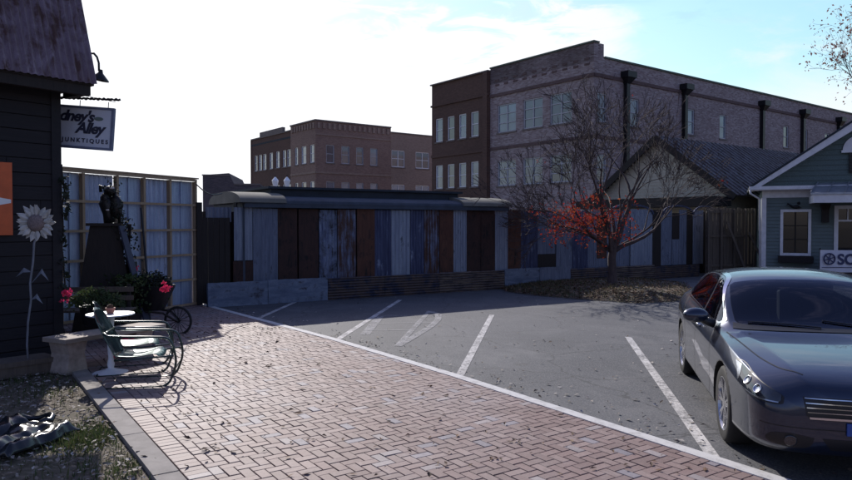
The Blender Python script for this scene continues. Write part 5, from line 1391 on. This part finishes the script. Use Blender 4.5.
for sg in (-1, 1):
    fwin = [(-.80,.945), (-1.48,.985), (-1.50,1.335)]+crv([(-1.50,1.335), (-1.30,1.292), (-1.05,1.182), (-.80,1.03), (-.72,.965)])[1:-1]
    rwin = [(-1.56,.988), (-2.30,1.02), (-2.62,1.04)]+crv([(-2.62,1.04), (-2.86,1.095), (-2.80,1.15), (-2.55,1.262), (-2.20,1.335), (-1.85,1.352), (-1.56,1.34)])[1:]
    pside(fwin, sg, M['carglass'], 'front_window'); pside(rwin, sg, M['carglass'], 'rear_window')
    top_ = crv([(-.66,.975), (-.82,1.06), (-1.07,1.205), (-1.32,1.31), (-1.55,1.356), (-1.9,1.372), (-2.25,1.352), (-2.58,1.275), (-2.84,1.165)], 4)
    pside(strip2(top_, .014), sg, M['chrome'], 'window_trim', off=.006, step=.04); pside(strip2([(-.70,.945), (-1.5,.972), (-2.2,1.0), (-2.68,1.022)], .014), sg, M['chrome'], 'window_trim', off=.006, step=.04)
    for ln_ in (crv([(-.74,.93), (-.66,.80), (-.60,.60), (-.60,.40), (-.66,.26)]), [(-1.53,.975), (-1.56,.6), (-1.56,.27)], crv([(-2.66,1.02), (-2.60,.90), (-2.40,.70), (-2.34,.5), (-2.36,.27)])):
        pside(strip2(ln_, .009), sg, M['carblack'], 'door_gap', off=.0025, step=.05)
    pside(strip2([(-.45,.245), (-2.35,.245)], .012), sg, M['carblack'], 'sill_gap', off=.0025, step=.06)
    # handles
    for hx_, hz_2 in ((-1.37, .845), (-2.27, .865)):
        h, nr, _, _ = bvh.ray_cast(Vector((hx_, sg*2, hz_2)), Vector((0, -sg, 0))); m = MB()
        m.tube([h+Vector((.095,0,0)), h+Vector((.07,sg*.028,.002)), h+Vector((-.06,sg*.03,.004)), h+Vector((-.09,0,.004))], [.010,.014,.014,.010], 8); m.build('door_handle', M['chrome'], car, smooth=True)
    # mirror
    mb_ = MB(); mb_.ball((-.74, sg*1.03, 1.015), .12, 14, sc_=(.62, 1.02, .62)); mo = mb_.build('wing_mirror', M['paint'], car, smooth=True)
    m = MB(); m.tube([(-.74, sg*.86, .935), (-.735, sg*.93, .955), (-.74, sg*.97, .985)], [.045,.035,.04], 8); m.build('mirror_stalk', M['carblack'], mo, smooth=True)
    m = MB(); m.ball((-.79, sg*1.03, 1.015), .105, 12, sc_=(.35, .98, .58)); m.build('mirror_glass', M['chrome'], mo, smooth=True)
    # headlight
    e1 = Vector((.8, -sg*.6, 0)); D = Vector((-.6, -sg*.8, 0))
    hl = crv([(-.30,.80), (-.16,.795), (0,.76), (.18,.708), (.33,.655), (.355,.62), (.34,.585), (.20,.588), (.06,.61), (-.06,.635), (-.12,.655), (-.13,.70), (-.22,.765), (-.30,.80)], 4)[:-1]
    project(hl, e1, (0,0,1), D, (0,0,0), M['carblack'], 'headlight_surround', off=.002, step=.03)
    hl2 = [(x*.95+.0, .69+(z-.69)*.86) for x, z in hl]
    f = project(hl2, e1, (0,0,1), D, (0,0,0), M['lens'], 'headlight', off=.006, step=.025)
    project([(-.27,.785), (-.15,.775), (-.12,.735), (-.10,.68), (-.125,.665), (-.15,.70), (-.20,.745)], e1, (0,0,1), D, (0,0,0), M['reflector'], 'side_reflector', off=.008, step=.02, parent=f)
    project([(-.09,.64), (.06,.618), (.20,.597), (.33,.594), (.33,.602), (.20,.606), (.06,.628), (-.09,.65)], e1, (0,0,1), D, (0,0,0), M['reflector'], 'lower_reflector', off=.008, step=.02, parent=f)
    for (ha, hz3) in ((.02, .695), (.155, .662)):
        h, nr, _, _ = bvh.ray_cast(e1*ha+Vector((0,0,hz3))-D*2, D)
        m = MB(); m.M = Matrix.Translation(h-D*.004) @ nr.to_track_quat('Z', 'Y').to_matrix().to_4x4(); m.lathe([(.036,.0),(.038,.008),(.033,.010),(.028,.003),(.001,.006)], 20); m.build('lamp_ring', M['reflector'], f, smooth=True)
    # hood gap, fog recess
    project(strip2(crv([(-.46,-sg*-.80), (-.2,sg*.775), (.1,sg*.745), (.4,sg*.70), (.66,sg*.62), (.80,sg*.50)]), .010), (1,0,0), (0,1,0), (0,0,-1), (0,0,2), M['carblack'], 'bonnet_gap', off=.0025, step=.05)
    fg = crv([(sg*.47,.36), (sg*.62,.385), (sg*.74,.37), (sg*.76,.31), (sg*.62,.275), (sg*.50,.29), (sg*.47,.36)], 4)[:-1]
    f = project(fg, (0,1,0), (0,0,1), (-1,0,0), (2,0,0), M['carblack'], 'fog_recess', off=.003, step=.03)
    h, nr, _, _ = bvh.ray_cast(Vector((3, sg*.62, .33)), Vector((-1,0,0))); m = MB(); m.M = Matrix.Translation(h+Vector((.004,0,0))) @ nr.to_track_quat('Z', 'Y').to_matrix().to_4x4(); m.lathe([(.04,0),(.042,.01),(.034,.008),(.001,.012)], 18); m.build('fog_lamp', M['lens'], f, smooth=True)
    project(strip2(crv([(-1.2,sg*.665), (-1.6,sg*.60), (-2.1,sg*.595), (-2.6,sg*.61)]), .022), (1,0,0), (0,1,0), (0,0,-1), (0,0,2), M['carblack'], 'roof_moulding', off=.004, step=.06)
ws = crv([(-.445,0), (-.455,.3), (-.50,.55), (-.575,.675)])+crv([(-.64,.70), (-.9,.69), (-1.2,.645)])+crv([(-1.245,.60), (-1.225,.3), (-1.215,0)])
ws = ws+[(x, -y) for x, y in ws[1:-1][::-1]]
def frit(outline, w_, fn, nm):
    k = len(outline); c = [Vector(p_) for p_ in outline]; ins = []
    ar = sum(c[i].x*c[(i+1) % k].y-c[(i+1) % k].x*c[i].y for i in range(k))
    for i in range(k):
        d1 = (c[i]-c[i-1]); d2 = (c[(i+1) % k]-c[i]); d = (d1.normalized()+d2.normalized())
        d = d.normalized() if d.length > .1 else d1.normalized()
        n_ = Vector((-d.y, d.x))*(1 if ar > 0 else -1); ins.append(c[i]+n_*w_)
    for i in range(0, k):
        j = (i+1) % k
        if (c[j]-c[i]).length < 1e-4: continue
        fn([tuple(c[i]), tuple(c[j]), tuple(ins[j]), tuple(ins[i])], nm)
def inpoly(p_, poly):
    c = False; j = len(poly)-1
    for i in range(len(poly)):
        if (poly[i][1] > p_[1]) != (poly[j][1] > p_[1]) and p_[0] < (poly[j][0]-poly[i][0])*(p_[1]-poly[i][1])/(poly[j][1]-poly[i][1])+poly[i][0]: c = not c
        j = i
    return c
RG = [(-2.66, -.50), (-2.66, .50), (-3.16, .56), (-3.16, -.56)]
bm = bmesh.new(); bm.from_mesh(body_me); dele = []
for f_ in bm.faces:
    n_ = f_.normal; vz = [v_.co for v_ in f_.verts]
    if n_.z > .15 and all(inpoly((p_.x, p_.y), ws) or inpoly((p_.x, p_.y), RG) for p_ in vz) and f_.calc_center_median().z > .9: dele.append(f_)
    elif abs(n_.y) > .35 and all(inpoly((p_.x, p_.z), fwin) or inpoly((p_.x, p_.z), rwin) for p_ in vz): dele.append(f_)
bmesh.ops.delete(bm, geom=dele, context='FACES'); bm.to_mesh(body_me); bm.free()
def merged(jobs, mat, name):
    m = MB()
    for ol, kw in jobs:
        o_ = project(ol, mat=mat, name=name, **kw); b = len(m.v); m.v += [tuple(v_.co) for v_ in o_.data.vertices]; m.f += [[b+i for i in p_.vertices] for p_ in o_.data.polygons]; m.mi += [0]*len(o_.data.polygons); bpy.data.objects.remove(o_)
    return m.build(name, mat, car, smooth=True)
J = []; frit(ws, -.0+.055, lambda q_, nm: J.append((q_, dict(e1=(1,0,0), e2=(0,1,0), D=(0,0,-1), start=(0,0,2), off=.002, step=.03))), 'x'); merged(J, M['carblack'], 'windscreen_seal')
for sg in (-1, 1):
    J = []
    for w_ in (fwin, rwin): frit(w_, .04, lambda q_, nm: J.append((q_, dict(e1=(1,0,0), e2=(0,0,1), D=(0,-sg,0), start=(0,sg*1.5,0), off=.002, step=.03))), 'x')
    merged(J, M['carblack'], 'window_seal')
M['trim'] = plain('cabin_trim', (.03,.028,.027), .8, var=.2); M['seatc'] = plain('seat_leather', (.10,.09,.085), .6, var=.15)
m = MB(); m.box(-3.2, -.3, -.60, .60, .30, .40); m.box(-.95, -.40, -.70, .70, .72, .90); m.box(-3.3, -2.85, -.6, .6, .80, .98); m.box(-3.0, -.55, .71, .73, .35, .92); m.box(-3.0, -.55, -.73, -.71, .35, .92); m.build('cabin_interior', M['trim'], car, bevel=.02)
for y in (-.37, .37):
    for x, nm in ((-1.75, 'front_seat'), (-2.62, 'rear_seat')):
        m = MB(); m.box(x, x+.5, y-.25, y+.25, .42, .58); m.add([(x+.03,y-.25,.55),(x+.03,y+.25,.55),(x-.17,y+.21,1.10),(x-.17,y-.21,1.10),(x+.15,y-.25,.55),(x+.15,y+.25,.55),(x-.06,y+.20,1.12),(x-.06,y-.20,1.12)], [(0,1,2,3),(7,6,5,4),(0,4,5,1),(1,5,6,2),(2,6,7,3),(3,7,4,0)]); m.build(nm, M['seatc'], car, bevel=.03)
        m = MB(); m.box(x-.17, x-.07, y-.13, y+.13, 1.15, 1.30); m.build('headrest', M['seatc'], car, bevel=.03)
m = MB(); m.M = Matrix.Translation((-1.02, .37, .90)) @ Matrix.Rotation(R(65), 4, 'Y'); m.tube([(.18*math.cos(i*math.pi/12), .18*math.sin(i*math.pi/12), 0) for i in range(24)], .014, 8, closed=True); m.bar((-.17,0,0), (.17,0,0), .03, .02); m.build('steering_wheel', M['carblack'], car, smooth=True)
m = MB(); m.box(-1.16, -1.13, -.12, .12, 1.22, 1.285); m.build('rear_view_mirror', M['carblack'], car, bevel=.008)
project(ws, (1,0,0), (0,1,0), (0,0,-1), (0,0,2), M['carglass'], 'windscreen', off=.004, step=.05)
cw = crv([(-.36,0), (-.375,.35), (-.43,.62), (-.50,.74)])+crv([(-.60,.72), (-.515,.56), (-.465,.3), (-.455,0)])
cw = cw+[(x, -y) for x, y in cw[1:-1][::-1]]
project(cw, (1,0,0), (0,1,0), (0,0,-1), (0,0,2), M['carblack'], 'cowl', off=.0055, step=.05)
for y0, y1 in ((-.60, -.02), (.02, .62)):
    a = Vector((-.44, y1, 0)); b = Vector((-.56, y0, 0)); pp = []
    for k in range(7):
        q_ = a.lerp(b, k/6); h = bvh.ray_cast(q_+Vector((0,0,3)), Vector((0,0,-1)))[0]; pp.append(h+Vector((0,0,.016)))
    m = MB(); m.tube(pp, .007, 6); m.build('wiper', M['carblack'], car)
rg = [(-2.66, y) for y in (-.50, 0, .50)]+[(-3.20, y) for y in (.60, 0, -.60)]
project(rg, (1,0,0), (0,1,0), (0,0,-1), (0,0,2), M['carglass'], 'rear_screen', off=.004, step=.06)
fr2 = lambda o_, mt, nm, **k: project(o_, (0,1,0), (0,0,1), (-1,0,0), (2,0,0), mt, nm, **k)
gr = fr2([(-.54,.655), (.54,.655), (.52,.52), (.48,.495), (-.48,.495), (-.52,.52)], M['carblack'], 'grille', off=.003, step=.03)
for i, (z, hw_) in enumerate(((.645,.53), (.612,.525), (.580,.52), (.548,.515))):
    fr2([(-hw_,z-.003), (hw_,z-.003), (hw_,z+.003), (-hw_,z+.003)], M['chrome'], 'grille_bar', off=.010, step=.03, parent=gr)
fr2([(-.50,.500), (.50,.500), (.505,.515), (-.505,.515)], M['chrome'], 'grille_bar', off=.012, step=.03, parent=gr)
fr2([(-.42,.36), (.42,.36), (.36,.275), (-.36,.275)], M['carblack'], 'air_intake', off=.003, step=.04)
fr2(strip2([(-.80,.435), (-.5,.425), (.5,.425), (.80,.435)], .007), M['carblack'], 'bumper_gap', off=.0025, step=.04)
m = MB(); m.box(.985, 1.0, -.27, .03, .395, .485); m.build('licence_plate', M['plateblue'], car, bevel=.003)
def wheel(xc, sg):
    y0 = sg*.80
    m = MB(); pr = [(.232,-.105),(.30,-.115),(.325,-.10),(.335,-.07),(.335,.07),(.325,.10),(.30,.115),(.232,.105)]
    m.lathe(pr, 56, (xc, y0, .335), 'y'); ty = m.build('wheel', M['rubber'], car, smooth=True, auto=50)
    m = MB(); yo = y0+sg*.095
    m.lathe([(.236,sg*.012),(.228,sg*.014),(.218,-sg*.01),(.212,-sg*.08)], 48, (xc, yo, .335), 'y')
    for i in range(7):
        a = 2*math.pi*i/7+.3
        for da in (-.13, .13):
            d = Vector((math.cos(a+da), 0, math.sin(a+da))); d2 = Vector((math.cos(a), 0, math.sin(a)))
            m.bar(Vector((xc, yo-sg*.01, .335))+d2*.05, Vector((xc, yo-sg*.004, .335))+d*.222, .020, .022, up=(0,1,0))
    m.lathe([(.062,-sg*.03),(.060,sg*.004),(.035,sg*.012),(.001,sg*.012)], 20, (xc, yo-sg*.004, .335), 'y'); m.build('rim', M['alloy'], ty, smooth=False)
    m = MB(); m.lathe([(.001,0),(.21,0)], 32, (xc, yo-sg*.11, .335), 'y'); m.lathe([(.001,.0),(.15,0),(.15,-sg*.02)], 32, (xc, yo-sg*.08, .335), 'y', 1); m.build('brake_disc', [M['carblack'], plain('disc_steel', (.25,.25,.26), .4, .8)], ty)
for xc in (0, -2.776):
    for sg in (-1, 1): wheel(xc, sg)
m = MB(); m.tube([(-1.15,.05,1.30), (-1.1,.0,1.2)], .01, 6)
fa = G(724.5, 443); ra = G(682, 372); hd = (fa-ra); hd.z = 0; hlen = hd.length; hd.normalize(); ca_ = math.atan2(hd.y, hd.x); left = Vector((-hd.y, hd.x, 0))
S = 1.02; mid = (fa+ra)/2; org = mid+hd*(2.776/2*S)+left*.90*S
car.location = org; car.rotation_euler = (0, 0, ca_); car.scale = (S, S, S*.97)
print('car', hlen, math.degrees(ca_), org)
